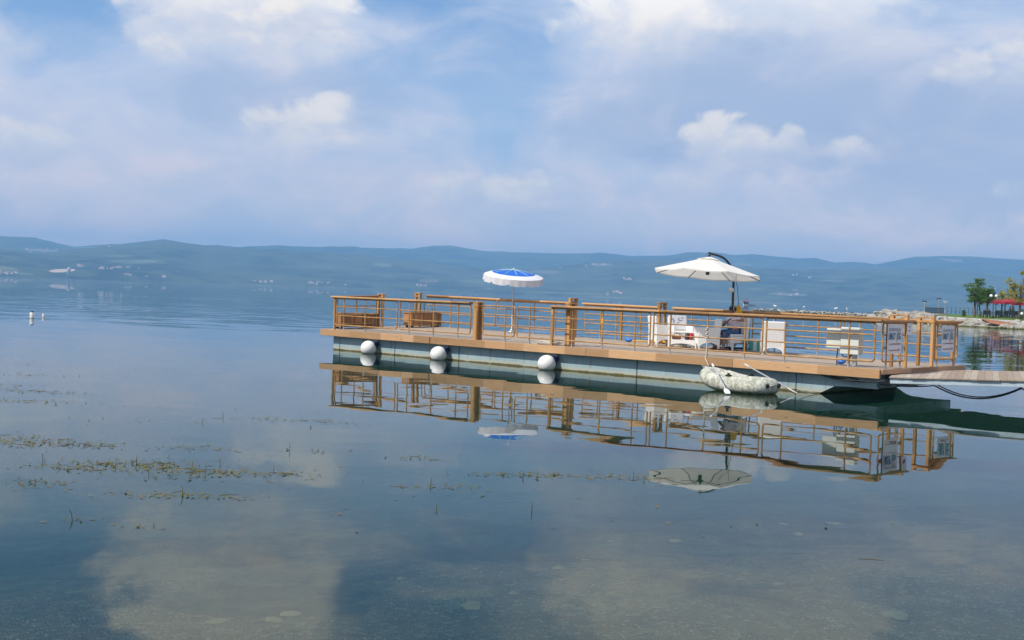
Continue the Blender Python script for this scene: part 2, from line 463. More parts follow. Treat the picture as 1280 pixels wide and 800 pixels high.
def mk_bed():
    m, g = mat('lake bed gravel and weed')
    p = g.pos(); x, y, z = g.sep(p)
    peb = g.voronoi(p, 58, 'Color'); pr, pg, pb = g.sep(peb)
    pd = g.voronoi(p, 58)
    big = g.voronoi(p, 15, 'Color'); br, _, _ = g.sep(big)
    n = g.noise(p, 0.55, 5, 0.6, 0.5); n2 = g.noise(p, 3.2, 6, 0.68, 0.8)
    gravel = g.mix(g.smooth(n2, 0.3, 0.7), (0.105, 0.076, 0.048), (0.19, 0.145, 0.098))
    gravel = g.mix(g.smooth(pr, 0.92, 0.985) * 0.8, gravel, (0.50, 0.46, 0.38))
    gravel = g.mix(g.smooth(pg, 0.65, 0.95) * 0.7, gravel, (0.08, 0.065, 0.05))
    gravel = g.mix(g.smooth(br, 0.90, 0.98) * 0.5, gravel, (0.30, 0.27, 0.19))
    weed = g.mix(g.smooth(n2, 0.35, 0.7), (0.006, 0.024, 0.020), (0.030, 0.070, 0.045))
    silt_tint = g.mix(g.smooth(n2, 0.3, 0.75), (0.012, 0.056, 0.046), (0.075, 0.150, 0.090))  # silt colour also carries the blue-green tint of deep water, painted in
    w = g.smooth((n - 0.5) * 3.6 + (n2 - 0.5) * 1.2 - (z + 0.62) * 1.3, -0.25, 0.35)
    b = g.mix(w, gravel, weed)
    b = g.mix(g.smooth(z + (n - 0.5) * 1.6, -0.55, -1.35), b, silt_tint)
    g.out(g.surf(b, 0.95, g.bump(pd, 0.02), spec=0.1))
    return m


M['bed'] = mk_bed()
M['bed_stone'] = plain('pale submerged stone', (0.25, 0.175, 0.10), 0.9, 0.2, 6)


def mk_water():
    m, g = mat('calm lake water')
    p = g.pos(); x, y, z = g.sep(p)
    # slopes of slow swell and of small ripples, calmer close to the pier, livelier in wind streaks
    p2 = g.scale3(p, (1, 1, 0))
    s1 = g.noise(g.scale3(p, (0.30, 1.0, 0)), 0.85, 2, 0.5, color=True)
    s2 = g.noise(g.scale3(p, (0.7, 1.3, 0)), 1.9, 3, 0.5, color=True)
    a = g.vm('SUBTRACT', s1, (0.5, 0.5, 0.5)); b = g.vm('SUBTRACT', s2, (0.5, 0.5, 0.5))
    dist = g.m('SQRT', x * x + y * y)
    wind = g.smooth(g.noise(g.scale3(p, (0.35, 1.0, 0)), 0.045, 3, 0.55), 0.46, 0.62)
    far = g.smooth(dist, 34, 105)
    k1 = 0.021 + far * 0.02
    k2 = 0.0075 + far * (0.022 + wind * 0.038) + g.smooth(dist, 120, 900) * 0.16
    ax, ay, _ = g.sep(a); bx, by, _ = g.sep(b)
    nx = ax * k1 + bx * k2; ny = ay * k1 + by * k2
    nn = g.new('ShaderNodeVectorMath'); nn.operation = 'NORMALIZE'
    g.put(nn.inputs[0], g.comb(nx, ny, 1.0)); nrm = V(g, nn.outputs[0])
    fr = g.new('ShaderNodeFresnel'); fr.inputs['IOR'].default_value = 1.333; g.put(fr.inputs['Normal'], nrm)
    gl = g.new('ShaderNodeBsdfGlossy'); gl.inputs['Roughness'].default_value = 0.0
    g.put(gl.inputs['Color'], (0.93, 0.96, 0.98)); g.put(gl.inputs['Normal'], nrm)
    tr = g.new('ShaderNodeBsdfTransparent'); g.put(tr.inputs[0], (0.64, 0.84, 0.78))
    df = g.new('ShaderNodeBsdfDiffuse'); g.put(df.inputs[0], (0.007, 0.029, 0.023))
    body = g.mixs(0.25, V(g, tr.outputs[0]), V(g, df.outputs[0]))
    g.out(g.mixs(g.m('POWER', V(g, fr.outputs[0]), 1.16), body, V(g, gl.outputs[0])))
    return m


M['water'] = mk_water()

HAZE_DENSITY = 2.5e-4
mh, gh = mat('lake haze')
pv = gh.new('ShaderNodeVolumePrincipled')
gh.put(pv.inputs['Color'], (0.28, 0.59, 1.0))
pv.inputs['Density'].default_value = HAZE_DENSITY
pv.inputs['Anisotropy'].default_value = 0.0
gh.out(None, V(gh, pv.outputs[0]))
M['haze'] = mh


# ------------------------------------------------------------------ mesh builder
class MB:
    def __init__(s): s.v, s.f, s.mi, s.cur, s.smooth = [], [], [], 0, []
    def add(s, vs, fs, smooth=False):
        o = len(s.v); s.v += [tuple(v) for v in vs]
        for f in fs: s.f.append([i + o for i in f]); s.mi.append(s.cur); s.smooth.append(smooth)
    def box(s, x0, x1, y0, y1, z0, z1, bev=0.0, rot=None, at=None):
        if x0 > x1: x0, x1 = x1, x0
        b = min(bev, (x1 - x0) / 2.2, (y1 - y0) / 2.2, (z1 - z0) / 2.2)
        if b <= 0:
            vs = [(x, y, z) for z in (z0, z1) for y in (y0, y1) for x in (x0, x1)]
            fs = [(0, 2, 3, 1), (4, 5, 7, 6), (0, 1, 5, 4), (2, 6, 7, 3), (0, 4, 6, 2), (1, 3, 7, 5)]
        else:
            def ring(z, i): return [(x0 + i + b, y0 + i, z), (x1 - i - b, y0 + i, z), (x1 - i, y0 + i + b, z), (x1 - i, y1 - i - b, z),
                                    (x1 - i - b, y1 - i, z), (x0 + i + b, y1 - i, z), (x0 + i, y1 - i - b, z), (x0 + i, y0 + i + b, z)]
            vs = ring(z0, b * .6) + ring(z0 + b, 0) + ring(z1 - b, 0) + ring(z1, b * .6)
            fs = [tuple(reversed(range(8))), tuple(range(24, 32))]
            for r in range(3):
                for i in range(8):
                    j = (i + 1) % 8; fs.append((r * 8 + i, r * 8 + j, r * 8 + 8 + j, r * 8 + 8 + i))
        if rot is not None: vs = [rot @ Vector(v) for v in vs]
        if at is not None: vs = [Vector(v) + Vector(at) for v in vs]
        s.add(vs, fs)
    def beam(s, a, b, w, h, up=(0, 0, 1), bev=0.0):
        a, b = Vector(a), Vector(b); d = b - a; L = d.length; d.normalize()
        sx = d.cross(Vector(up))
        if sx.length < 1e-4: sx = d.cross(Vector((0, 1, 0)))
        sx.normalize(); u = sx.cross(d)
        m = Matrix((d, -sx, u)).transposed()
        s.box(0, L, -w / 2, w / 2, -h / 2, h / 2, bev, m, a)
    def tube(s, pts, r, n=8, closed=False, cap=True):
        pts = [Vector(p) for p in pts]; k = len(pts)
        rr = r if isinstance(r, (list, tuple)) else [r] * k
        vs, fs = [], []; prev = None
        for i, p in enumerate(pts):
            if closed: t = pts[(i + 1) % k] - pts[i - 1]
            else: t = pts[min(i + 1, k - 1)] - pts[max(i - 1, 0)]
            if t.length < 1e-9: t = Vector((0, 0, 1))
            t.normalize()
            if prev is None:
                ref = Vector((0, 0, 1)) if abs(t.z) < .9 else Vector((1, 0, 0))
                x = t.cross(ref).normalized()
            else:
                x = prev - t * prev.dot(t)
                if x.length < 1e-6: x = t.cross(Vector((0, 0, 1)) if abs(t.z) < .9 else Vector((1, 0, 0)))
                x.normalize()
            prev = x; y = t.cross(x)
            for j in range(n):
                a = 2 * math.pi * j / n
                vs.append(p + (x * math.cos(a) + y * math.sin(a)) * rr[i])
        for i in range(k if closed else k - 1):
            i2 = (i + 1) % k
            for j in range(n):
                j2 = (j + 1) % n
                fs.append((i * n + j, i * n + j2, i2 * n + j2, i2 * n + j))
        s.add(vs, fs, True)
        if cap and not closed:
            s.add(vs[:n], [tuple(reversed(range(n)))]); s.add(vs[-n:], [tuple(range(n))])
    def lathe(s, prof, n=16, at=(0, 0, 0), m=None, arc=None):
        vs, fs = [], []
        for (r, z) in prof:
            for j in range(n):
                a = 2 * math.pi * j / n; vs.append(Vector((r * math.cos(a), r * math.sin(a), z)))
        for i in range(len(prof) - 1):
            for j in range(n):
                j2 = (j + 1) % n; fs.append((i * n + j, i * n + j2, i * n + n + j2, i * n + n + j))
        if prof[0][0] > 1e-6: fs.append(tuple(reversed(range(n))))
        if prof[-1][0] > 1e-6: fs.append(tuple(range((len(prof) - 1) * n, len(prof) * n)))
        if m is not None: vs = [m @ v for v in vs]
        s.add([v + Vector(at) for v in vs], fs, True)
    def sphere(s, r, at=(0, 0, 0), n=16, k=10, sc3=(1, 1, 1), m=None):
        prof = [(max(1e-7, r * math.sin(math.pi * i / k)), -r * math.cos(math.pi * i / k)) for i in range(k + 1)]
        mm = Matrix.Diagonal(Vector(sc3)).to_3x3()
        if m is not None: mm = m @ mm
        s.lathe(prof, n, at, mm)
    def warp(s, fn): s.v = [fn(*v) for v in s.v]
    def build(s, name, mats, parent=None, rot=None):
        me = bpy.data.meshes.new(name)
        me.from_pydata(s.v, [], s.f)
        if not isinstance(mats, (list, tuple)): mats = [mats]
        for x in mats: me.materials.append(x)
        me.polygons.foreach_set('material_index', s.mi)
        me.polygons.foreach_set('use_smooth', s.smooth)
        me.update()
        o = bpy.data.objects.new(name, me); col.objects.link(o)
        if parent: o.parent = parent
        return o


def tag(o, label=None, cat=None, group=None, kind=None):
    if label: o['label'] = label
    if cat: o['category'] = cat
    if group: o['group'] = group
    if kind: o['kind'] = kind
    return o


def empty(name, loc, rz=0.0, label=None, cat=None, group=None):
    o = bpy.data.objects.new(name, None); col.objects.link(o)
    o.location = loc; o.rotation_euler = (0, 0, rz); o.empty_display_size = 0.2
    return tag(o, label, cat, group)


def copy_tree(o, parent=None):
    c = o.copy(); col.objects.link(c)
    if parent: c.parent = parent
    for ch in list(o.children): copy_tree(ch, c)
    return c


def part(fn_mb, name, m, parent): return fn_mb.build(name, m, parent)


# ------------------------------------------------------------------ setting: haze, water, bed, hills
mb = MB(); mb.box(-9500, 9500, -2500, 9000, -8.0, 330)
tag(mb.build('haze', M['haze']), kind='stuff')


def grid_mesh(xs, ys, zf):
    b = MB(); nx = len(xs)
    vs = [(x, y, zf(x, y)) for y in ys for x in xs]
    fs = [(j * nx + i, j * nx + i + 1, (j + 1) * nx + i + 1, (j + 1) * nx + i) for j in range(len(ys) - 1) for i in range(nx - 1)]
    b.add(vs, fs, True); return b


mb = MB(); mb.add([(-9000, -2000, 0), (9000, -2000, 0), (9000, 8800, 0), (-9000, 8800, 0)], [(0, 1, 2, 3)])
tag(mb.build('water', M['water']), kind='structure')


def bed_z(x, y):
    d = math.hypot(x, y)
    t = max(0.0, y - 8.2 - 0.45 * max(-9, min(x, 9)))
    z = -0.34 - 0.085 * t
    z += 0.10 * (mnoise.noise((x * .5, y * .5, 0))) + 0.03 * mnoise.noise((x * 2, y * 2, 3))
    return max(z, -5.0)


def lin(a, b, n): return [a + (b - a) * i / (n - 1) for i in range(n)]


xs = [-9000, -3000, -1000, -300, -100, -50] + lin(-30, 30, 150) + [50, 100, 300, 1000, 3000, 9000]
ys = [-2000, -500, -100, -30, -5] + lin(0, 60, 170) + [90, 150, 300, 1000, 3000, 8800]
tag(grid_mesh(xs, ys, bed_z).build('lake_bed', M['bed']), kind='structure')

# hills: skyline and nearer ridge as height above the lake
SKY = [(-300, 300), (-100, 292), (0, 294), (40, 296), (92, 308), (112, 306), (150, 304), (200, 298), (225, 302), (250, 306), (300, 309), (320, 306.5), (345, 305), (365, 307),
       (410, 308.5), (425, 308), (465, 308), (510, 310), (540, 305.5), (560, 306), (580, 310), (600, 313), (640, 313), (700, 314), (750, 314), (785, 318.5),
       (840, 318.5), (870, 315), (890, 315), (915, 318), (937, 317), (995, 322.5), (1015, 321), (1040, 327), (1060, 325.7), (1090, 329), (1110, 325), (1140, 319),
       (1200, 319), (1240, 320.5), (1280, 323), (1400, 330), (1600, 318)]
FRONT = [(-300, 318), (-100, 308), (0, 309), (60, 315), (120, 306.7), (150, 304.5), (200, 298.3), (225, 302.5), (250, 306.2), (300, 309.5), (340, 312), (420, 315), (540, 327),
         (600, 335), (640, 337), (700, 330), (760, 326), (850, 324), (930, 331), (1000, 336), (1100, 337), (1170, 335.5), (1220, 338), (1260, 345), (1300, 350), (1400, 352), (1600, 345)]


def ip(tab, x):
    if x <= tab[0][0]: return tab[0][1]
    for (a, b), (c, d) in zip(tab, tab[1:]):
        if x <= c:
            t = (x - a) / (c - a)
            return b + (d - b) * t
    return tab[-1][1]


def hor(px): return 344.3 + 0.035 * px


def shore_d(px): return ip([(-300, 2600), (0, 2800), (300, 3300), (640, 3600), (1280, 3400), (1600, 3000)], px)


def hill_z(px, D):
    ds = shore_d(px); df = ds + 900; db = ds + 2600
    u = (px - 640) / FPX
    k = math.sqrt(1 + u * u)
    hf = (hor(px) - ip(FRONT, px)) / FPX * df * 0.985
    hb = (hor(px) - ip(SKY, px)) / FPX * db * 0.985
    if D <= df:
        t = max(0, (D - ds) / (df - ds)); z = hf * (t ** 0.8)
    elif D <= db:
        t = (D - df) / (db - df)
        valley = 1 - 0.30 * math.sin(math.pi * min(1, t * 1.4)) if t < .72 else 1.0
        z = (hf + (hb - hf) * t ** 1.1) * valley
    else:
        z = hb * (1 - 0.35 * (D - db) / 1200)
    t = max(0, min(1, (D - ds) / 500))
    x, y = u * D, D
    n = mnoise.fractal((x / 520, y / 700, 1.7), 0.9, 2.1, 4) * 24
    edge = 1.0 if abs(D - db) > 400 and abs(D - df) > 250 else 0.25
    fine = mnoise.noise((x / 60, y / 60, 5)) * 2.6 + mnoise.noise((x / 25, y / 25, 9)) * 1.6
    return max(-2.0, z + n * t * edge + fine * t)


def hill_pt(px, D):
    u = (px - 640) / FPX
    return Vector((u * D, D, hill_z(px, D)))


def on_hill(px, py):
    """first point of the hillside seen at a height of the photo"""
    slope = (hor(px) - py) / FPX
    ds = shore_d(px)
    for i in range(400):
        D = ds + 5 + i * 8
        if hill_z(px, D) >= CAM_H + slope * D: return hill_pt(px, D)
    return None


CLEARINGS = [(76, 338.5, 11, 2.6, (0.60, 0.46, 0.33), 1), (1188, 326, 9, 3, (0.42, 0.40, 0.34), .8), (165, 327, 22, 3, (0.22, 0.27, 0.14), .7), (148, 320, 14, 2, (0.26, 0.28, 0.16), .6), (45, 313, 16, 1.5, (0.45, 0.40, 0.36), .7),
             (600, 352, 26, 3, (0.20, 0.24, 0.12), .6), (535, 351, 12, 3, (0.34, 0.26, 0.20), .6), (560, 326, 18, 2.5, (0.26, 0.30, 0.18), .5), (680, 340, 18, 3, (0.30, 0.27, 0.20), .6), (750, 331, 14, 2, (0.42, 0.38, 0.32), .6),
             (815, 352, 22, 2.5, (0.22, 0.25, 0.14), .5), (985, 368, 24, 2, (0.34, 0.31, 0.26), .6), (1040, 351, 14, 1.5, (0.30, 0.28, 0.2), .5), (925, 331, 12, 2, (0.34, 0.33, 0.26), .5), (400, 334, 30, 3, (0.16, 0.2, 0.1), .5), (700, 366.5, 60, 1, (0.30, 0.32, 0.18), .6)]
def mk_hill():
    m, g = mat('forested hillside')
    p = g.pos()
    n = g.noise(p, 0.0016, 6, 0.6); n2 = g.noise(p, 0.012, 5, 0.65); n3 = g.noise(p, 0.0045, 4, 0.55, 0.5)
    b = g.mix(g.smooth(n2, 0.38, 0.62), (0.014, 0.024, 0.013), (0.066, 0.085, 0.040))
    b = g.mix(g.smooth(n, 0.42, 0.62) * 0.7, b, (0.10, 0.115, 0.062))
    fields = g.smooth(n3, 0.64, 0.69)
    b = g.mix(fields * 0.45, b, (0.26, 0.28, 0.15))
    bare = g.smooth(g.noise(p, 0.0085, 3, 0.5), 0.72, 0.75)
    b = g.mix(bare * 0.4, b, (0.44, 0.36, 0.28))
    # clearings, pastures and the quarry scar where they lie on the slope
    px, py, pz = g.sep(p)
    for (ax, ay, rx, ry, c, k) in CLEARINGS:
        q = on_hill(ax, ay)
        if q is None: continue
        ux = (px - q.x) / (rx / FPX * q.y); uz = (pz - q.z) / (ry / FPX * q.y)
        b = g.mix(g.smooth(ux * ux + uz * uz + (n2 - 0.5) * 1.8, 1.15, 0.75) * (k if k == 1 else k * 0.6), b, c)
    b = g.mix(g.smooth(pz + (n2 - 0.5) * 6, 2.0, 0.6) * g.smooth(n, 0.40, 0.62) * 0.8, b, (0.26, 0.25, 0.20))
    g.out(g.surf(b, 0.95, g.bump(n2, 12.0), spec=0.05))
    return m


M['hill'] = mk_hill()
pxs = lin(-330, 1620, 391)
rows = sorted(set([-40, 0] + list(lin(30, 900, 26)) + list(lin(960, 2600, 30)) + [2800, 3100, 3500, 3800]))
vs, fs = [], []
for r in rows:
    for p in pxs:
        D = shore_d(p) + r
        v = hill_pt(p, D)
        if r < 0: v.z = -2.5
        vs.append(v)
n = len(pxs)
for j in range(len(rows) - 1):
    for i in range(n - 1): fs.append((j * n + i, j * n + i + 1, (j + 1) * n + i + 1, (j + 1) * n + i))
mb = MB(); mb.add(vs, fs, True)
tag(mb.build('hills', M['hill']), kind='structure')


# far houses
def mk_house(w, d, h):
    b = MB(); b.box(-w / 2, w / 2, -d / 2, d / 2, -3, h)
    b.cur = 1
    e = 0.5; r = h + w * 0.28
    b.add([(-w / 2 - e, -d / 2 - e, h), (w / 2 + e, -d / 2 - e, h), (w / 2 + e, d / 2 + e, h), (-w / 2 - e, d / 2 + e, h), (-w / 2 - e, 0, r), (w / 2 + e, 0, r)],
          [(0, 1, 5, 4), (2, 3, 4, 5), (0, 4, 3), (1, 2, 5), (0, 3, 2, 1)])
    return b


hx = mk_house(13, 9, 7).build('house', [M['house_wall'], M['house_roof']])
tag(hx, 'tiny pale house with a clay roof on the far hillside', 'house', 'houses on the far shore')
spots = []
rng = random.Random(11)
for (cx, cy, sx, sy, k) in [(5, 342, 9, 1.6, 9), (100, 333.5, 6, 1, 4), (140, 336, 16, 1.8, 12), (155, 344.5, 8, 1, 5), (180, 346.5, 3, .6, 2), (203, 347, 2, .6, 2), (45, 313, 22, 2.5, 10), (120, 307.5, 10, 1, 4),
                            (330, 352.5, 12, .9, 5), (388, 354.5, 14, 1.0, 8), (430, 356, 10, .8, 2), (528, 357, 7, .8, 4),
                            (745, 331, 18, 1.5, 7), (780, 350, 5, 1.2, 5), (767, 367, 9, 1.0, 7), (690, 337, 8, 1.5, 2), (992, 344, 3, .8, 2), (1012, 348, 4, 1, 2), (975, 369, 16, 1.2, 3)]:
    for i in range(k): spots.append((rng.gauss(cx, sx * .6), rng.gauss(cy, sy * .6)))
first = True
for (px, py) in spots:
    q = on_hill(px, min(py, hor(px) - 0.8))
    if q is None: continue
    o = hx if first else hx.copy()
    if not first: col.objects.link(o)
    first = False
    o.location = q; o.rotation_euler = (0, 0, rng.uniform(-.6, .6))
    s = rng.uniform(.3, .58); o.scale = (s * rng.uniform(.8, 1.6), s, s)
q = on_hill(84.5, 346)
b = MB(); b.lathe([(5, -2), (4.2, 16), (4.6, 17), (4.6, 20), (0.01, 24)], 12, q)
tag(b.build('tower', [M['house_wall']]), 'pale round tower at the water edge below the bare scar', 'tower')

# ------------------------------------------------------------------ the floating pier
PHI = 0.7433
A0 = Vector((-6.138, 38.64, 0))
LEN, WID, DZ = 19.11, 4.5, 0.638
E_ = Vector((math.cos(PHI), -math.sin(PHI), 0)); N_ = Vector((math.sin(PHI), math.cos(PHI), 0))


def twist(s, w): return 0.135 * max(0, w / 4.4) * max(0, 1 - s / 18.0)   # the float rides a little high at its far left corner


def PW(s, w, z=0.0):
    """pier coordinates (along, across, above deck) to world"""
    v = A0 + E_ * s + N_ * w; return Vector((v.x, v.y, DZ + z + twist(s, w)))


pier = empty('floating_pier', A0, -PHI, 'long floating wooden pier with brown pipe railings on grey steel pontoons', 'pier')


def ppart(b, name, m, parent=pier, label=None):
    """vertices given in pier coordinates with z above the deck"""
    b.warp(lambda x, y, z: (x, y, z + DZ + twist(x, y)))
    o = b.build(name, m, pier if parent is pier else parent)
    if label: o['label'] = label
    return o


def strip(b, s0, s1, w0, w1, z0, z1, n=20, bev=0.0):
    for i in range(n):
        b.box(s0 + (s1 - s0) * i / n, s0 + (s1 - s0) * (i + 1) / n, w0, w1, z0, z1, bev)


# deck sheet as one grid so that the twist bends it
b = MB(); nx, ny = 39, 9
vs = [(0.04 + (LEN - 0.08) * i / (nx - 1), 0.04 + (WID - 0.08) * j / (ny - 1), 0) for j in range(ny) for i in range(nx)]
vs += [(x, y, -0.05) for (x, y, z) in vs]
k = nx * ny
fs = []
for j in range(ny - 1):
    for i in range(nx - 1):
        a = j * nx + i
        fs += [(a, a + 1, a + nx + 1, a + nx), (k + a, k + a + nx, k + a + nx + 1, k + a + 1)]
b.add(vs, fs)
ppart(b, 'deck', M['deck'])
# fascia boards: near side in boards butted end to end
cuts = [0, 3.9, 8.15, 11.0, 15.45, LEN]
for i, (s0, s1) in enumerate(zip(cuts, cuts[1:])):
    b = MB(); b.box(s0 + .002, s1 - .002, -0.03, 0.038, -0.197, 0.006 + (.004 if i % 2 else 0), 0.006)
    ppart(b, 'fascia_board', M['fascia'])
b = MB(); b.box(LEN - .038, LEN + .03, 0.042, WID + .03, -0.105, 0.006, 0.006)
ppart(b, 'fascia_board', M['fascia_end'], label='thinner darker end board')
b = MB(); b.box(-.03, .038, 0.042, WID + .03, -0.197, 0.004, 0.006); ppart(b, 'fascia_board', M['fascia_end'])
b = MB()
for i in range(10): b.box(.042 + i * 1.903, .042 + (i + 1) * 1.903, WID - .038, WID + .03, -.197, .004)
ppart(b, 'fascia_board', M['fascia'])
# frame under the deck
b = MB()
for w in (0.24, 2.2, WID - .4): strip(b, 0.35, 18.95, w, w + .07, -.44, -.055, 12)
for s in (0.45, 6.1, 12.5, 17.5, 18.85): b.box(s, s + .07, .42, WID - .45, -.43, -.06)
ppart(b, 'frame_beam', M['beam'])
# pontoons, seam to seam
sc_ = [0.38, 0.72, 3.35, 6.12, 9.45, 12.5, 17.0]
for s0, s1 in zip(sc_, sc_[1:]):
    b = MB(); b.box(s0 + .012, s1 - .012, .20, WID - .35, -1.0, -.075, .012)
    ppart(b, 'pontoon', M['hull'])
b = MB()
prof = [(17.012, -1.0), (17.5, -1.0), (17.58, -.64), (17.95, -.45), (18.95, -.40), (18.95, -.075), (17.012, -.075)]
k = len(prof)
vs = [(s, .20, z) for s, z in prof] + [(s, WID - .35, z) for s, z in prof]
b.add(vs, [tuple(range(k)), tuple(reversed(range(k, 2 * k)))] + [(i, i + k, (i + 1) % k + k, (i + 1) % k) for i in range(k)])
b.f = [tuple(reversed(f)) for f in b.f]
ppart(b, 'pontoon', M['hull'], label='end pontoon with a raked underside')
b = MB()
for s in (0.72, 3.35, 6.12, 9.45, 12.5, 17.0): b.box(s - .013, s + .013, .225, WID - .4, -1.0, -.08)
ppart(b, 'pontoon_seam', M['dark_metal'])


def round_rect(s0, s1, z0, z1, r=0.07, n=4):
    pts = []
    for cx, cz, a0 in ((s1 - r, z0 + r, -90), (s1 - r, z1 - r, 0), (s0 + r, z1 - r, 90), (s0 + r, z0 + r, 180)):
        for i in range(n + 1):
            a = R(a0 + 90 * i / n); pts.append((cx + r * math.cos(a), cz + r * math.sin(a)))
    return pts


PIPE = 0.0205


def panel(a0, a1, fixed, ups, axis='s', zt=1.0, mids=(0.46, 0.74), zb=0.16, foot=True):
    def q(t, z): return (t, fixed, z) if axis == 's' else (fixed, t, z)
    b = MB()
    b.tube([q(t, z) for t, z in round_rect(a0, a1, zb, zt)], PIPE, 7, closed=True)
    for z in mids: b.tube([q(a0, z), q((a0 + a1) / 2, z), q(a1, z)], PIPE * .9, 6)
    p = ppart(b, 'railing_panel', M['pipe'])
    for t in ups:
        b = MB(); b.tube([q(t, .09), q(t, .5), q(t, zt + .02)], PIPE, 7)
        b.cur = 1; b.tube([q(t, 0.0), q(t, .09)], PIPE * 1.15, 7); b.tube([q(t, 0.0), q(t, .012)], PIPE * 2.6, 8)
        ppart(b, 'upright', [M['pipe'], M['zinc']], parent=p)
    return p


NW = 0.12
FW = WID - 0.16
for a0, a1, ups in [(0.55, 3.5, [.98, 2.02]), (3.62, 6.62, [4.04, 5.09, 6.12]),
                    (9.74, 12.93, [10.4, 11.41, 12.46]), (13.03, 16.13, [13.54, 14.62, 15.66]), (16.23, 18.9, [16.72, 18.3])]:
    panel(a0, a1, NW, ups)
panel(7.02, 8.24, NW + .1, [7.88], zt=0.985); panel(8.34, 9.66, NW + .1, [8.8, 9.58], zt=0.985)
for a0, a1, ups in [(.35, 3.6, [1.5, 2.6]), (3.7, 6.8, [4.4, 5.3, 6.2]), (7.4, 10.1, [8.0, 8.6, 9.5]), (10.7, 13.2, [11.3, 12.5]), (13.3, 15.9, [14.0, 15.27]), (16.0, 18.85, [16.45, 17.5])]:
    panel(a0, a1, FW, ups)
panel(.3, 1.95, .42, [1.1], 'w'); panel(.30, 1.42, LEN - .12, [.5, 1.2], 'w'); panel(3.02, WID - .2, LEN - .12, [3.15, 4.05], 'w')
# extra wooden uprights
b = MB(); b.box(8.75, 8.82, FW - .035, FW + .035, .005, 1.04); ppart(b, 'post', M['post'])
b = MB(); b.box(.50, .56, .09, .15, .006, 1.045); ppart(b, 'post', M['post'])
b = MB(); b.box(9.68, 9.74, .09, .15, .006, 1.045); ppart(b, 'post', M['post'])
b = MB(); b.box(LEN - .15, LEN - .09, WID - .45, WID - .36, .006, 1.0); ppart(b, 'post', M['post'])


def handrail(b, a0, a1, fixed, axis='s', z0=1.03, boards=2):
    L = a1 - a0; k = max(1, int(L / 1.6))
    for i in range(k):
        t0, t1 = a0 + L * i / k, a0 + L * (i + 1) / k
        for j in range(boards):
            o0 = fixed - .085 + j * .088
            dz = random.uniform(0, .006)
            if axis == 's': b.box(t0 + .002, t1 - .002, o0, o0 + .082, z0, z0 + .042 + dz, .006)
            else: b.box(o0, o0 + .082, t0 + .002, t1 - .002, z0, z0 + .042 + dz, .006)
        # support strip under the boards
    if axis == 's': b.box(a0, a1, fixed - .03, fixed + .03, z0 - .028, z0 - .003)
    else: b.box(fixed - .03, fixed + .03, a0, a1, z0 - .028, z0 - .003)


for a0, a1 in [(.38, 6.64), (9.66, LEN - .04)]:
    b = MB(); handrail(b, a0, a1, NW); ppart(b, 'handrail', M['rail_x'])
for a0, a1 in [(.30, 6.85), (7.3, 10.2), (10.65, LEN - .2)]:
    b = MB(); handrail(b, a0, a1, FW); ppart(b, 'handrail', M['rail_x'])
for a0, a1, f in [(.22, 2.0, .42), (.22, 1.72, LEN - .12), (3.0, WID - .05, LEN - .12)]:
    b = MB(); handrail(b, a0, a1, f, 'w'); ppart(b, 'handrail', M['rail_y'])


def gate_frame(s, w, axis, span=.27, h=1.17, t=.085):
    """two wooden posts joined by a boxed head"""
    b = MB()
    if axis == 'w':
        for o in (0, span): b.box(s - t / 2, s + t / 2, w + o - .035, w + o + .035, .005, h - .102, .006)
        b.box(s - t / 2 - .012, s + t / 2 + .012, w - .045, w + span + .045, h - .1, h - .062, .005)
        for o in (0, span): b.box(s - t / 2 - .006, s + t / 2 + .006, w + o - .04, w + o + .04, h - .06, h - .002)
        b.box(s - t / 2 - .016, s + t / 2 + .016, w - .05, w + span + .05, h, h + .035, .006)
    else:
        for o in (0, span): b.box(s + o - .035, s + o + .035, w - t / 2, w + t / 2, .005, h - .102, .006)
        b.box(s - .045, s + span + .045, w - t / 2 - .012, w + t / 2 + .012, h - .1, h - .062, .005)
        for o in (0, span): b.box(s + o - .04, s + o + .04, w - t / 2 - .006, w + t / 2 + .006, h - .06, h - .002)
        b.box(s - .05, s + span + .05, w - t / 2 - .016, w + t / 2 + .016, h, h + .035, .006)
    ppart(b, 'gate_post', M['post'])


gate_frame(6.84, .12, 'w', .16, 1.05, .15); gate_frame(10.12, .28, 'w', .18, 1.12, .15)
gate_frame(7.08, 3.98, 'w'); gate_frame(10.42, 3.98, 'w')
gate_frame(.34, 2.12, 's', .2, 1.10); gate_frame(.34, 3.8, 's', .2, 1.12)
gate_frame(18.62, 1.55, 's', .33, 1.16); gate_frame(18.66, 2.88, 's', .33, 1.12)


# ------------------------------------------------------------------ gangway
gd = Vector((.93, -.37, 0)).normalized(); gn = Vector((.37, .93, 0)).normalized()
G0 = Vector((7.93, 25.42, 0)) + gd * 0.1
gang = empty('gangway', G0, math.atan2(gd.y, gd.x), 'broad plank gangway with pale steel side beam leading off to the right', 'gangway')
GL, GW = 15.0, 3.9


def gw(b, name, m):
    b.warp(lambda x, y, z: (x, y, z + .515 + .030 * x)); return b.build(name, m, gang)


b = MB()
for i in range(int(GL / .145)):
    x0 = i * .145
    b.box(x0 + .0015, x0 + .1435, -.02 + random.uniform(-.012, .012), GW + random.uniform(-.01, .01), -.03, random.uniform(-.002, .003), .003)
gw(b, 'planking', M['gang_deck'])
for w in (.02, GW - .12):
    b = MB(); b.box(0.02, GL, w, w + .08, -.145, -.034, .006); gw(b, 'side_beam', M['beam'])
b = MB(); b.box(0.05, GL - .1, .12, GW - .15, -.12, -.036); gw(b, 'underframe', M['dark_metal'])

# cables slung under the joint
def curve(p0, p1, sag, n=14):
    p0, p1 = Vector(p0), Vector(p1)
    return [p0.lerp(p1, i / n) - Vector((0, 0, sag * 4 * (i / n) * (1 - i / n))) for i in range(n + 1)]


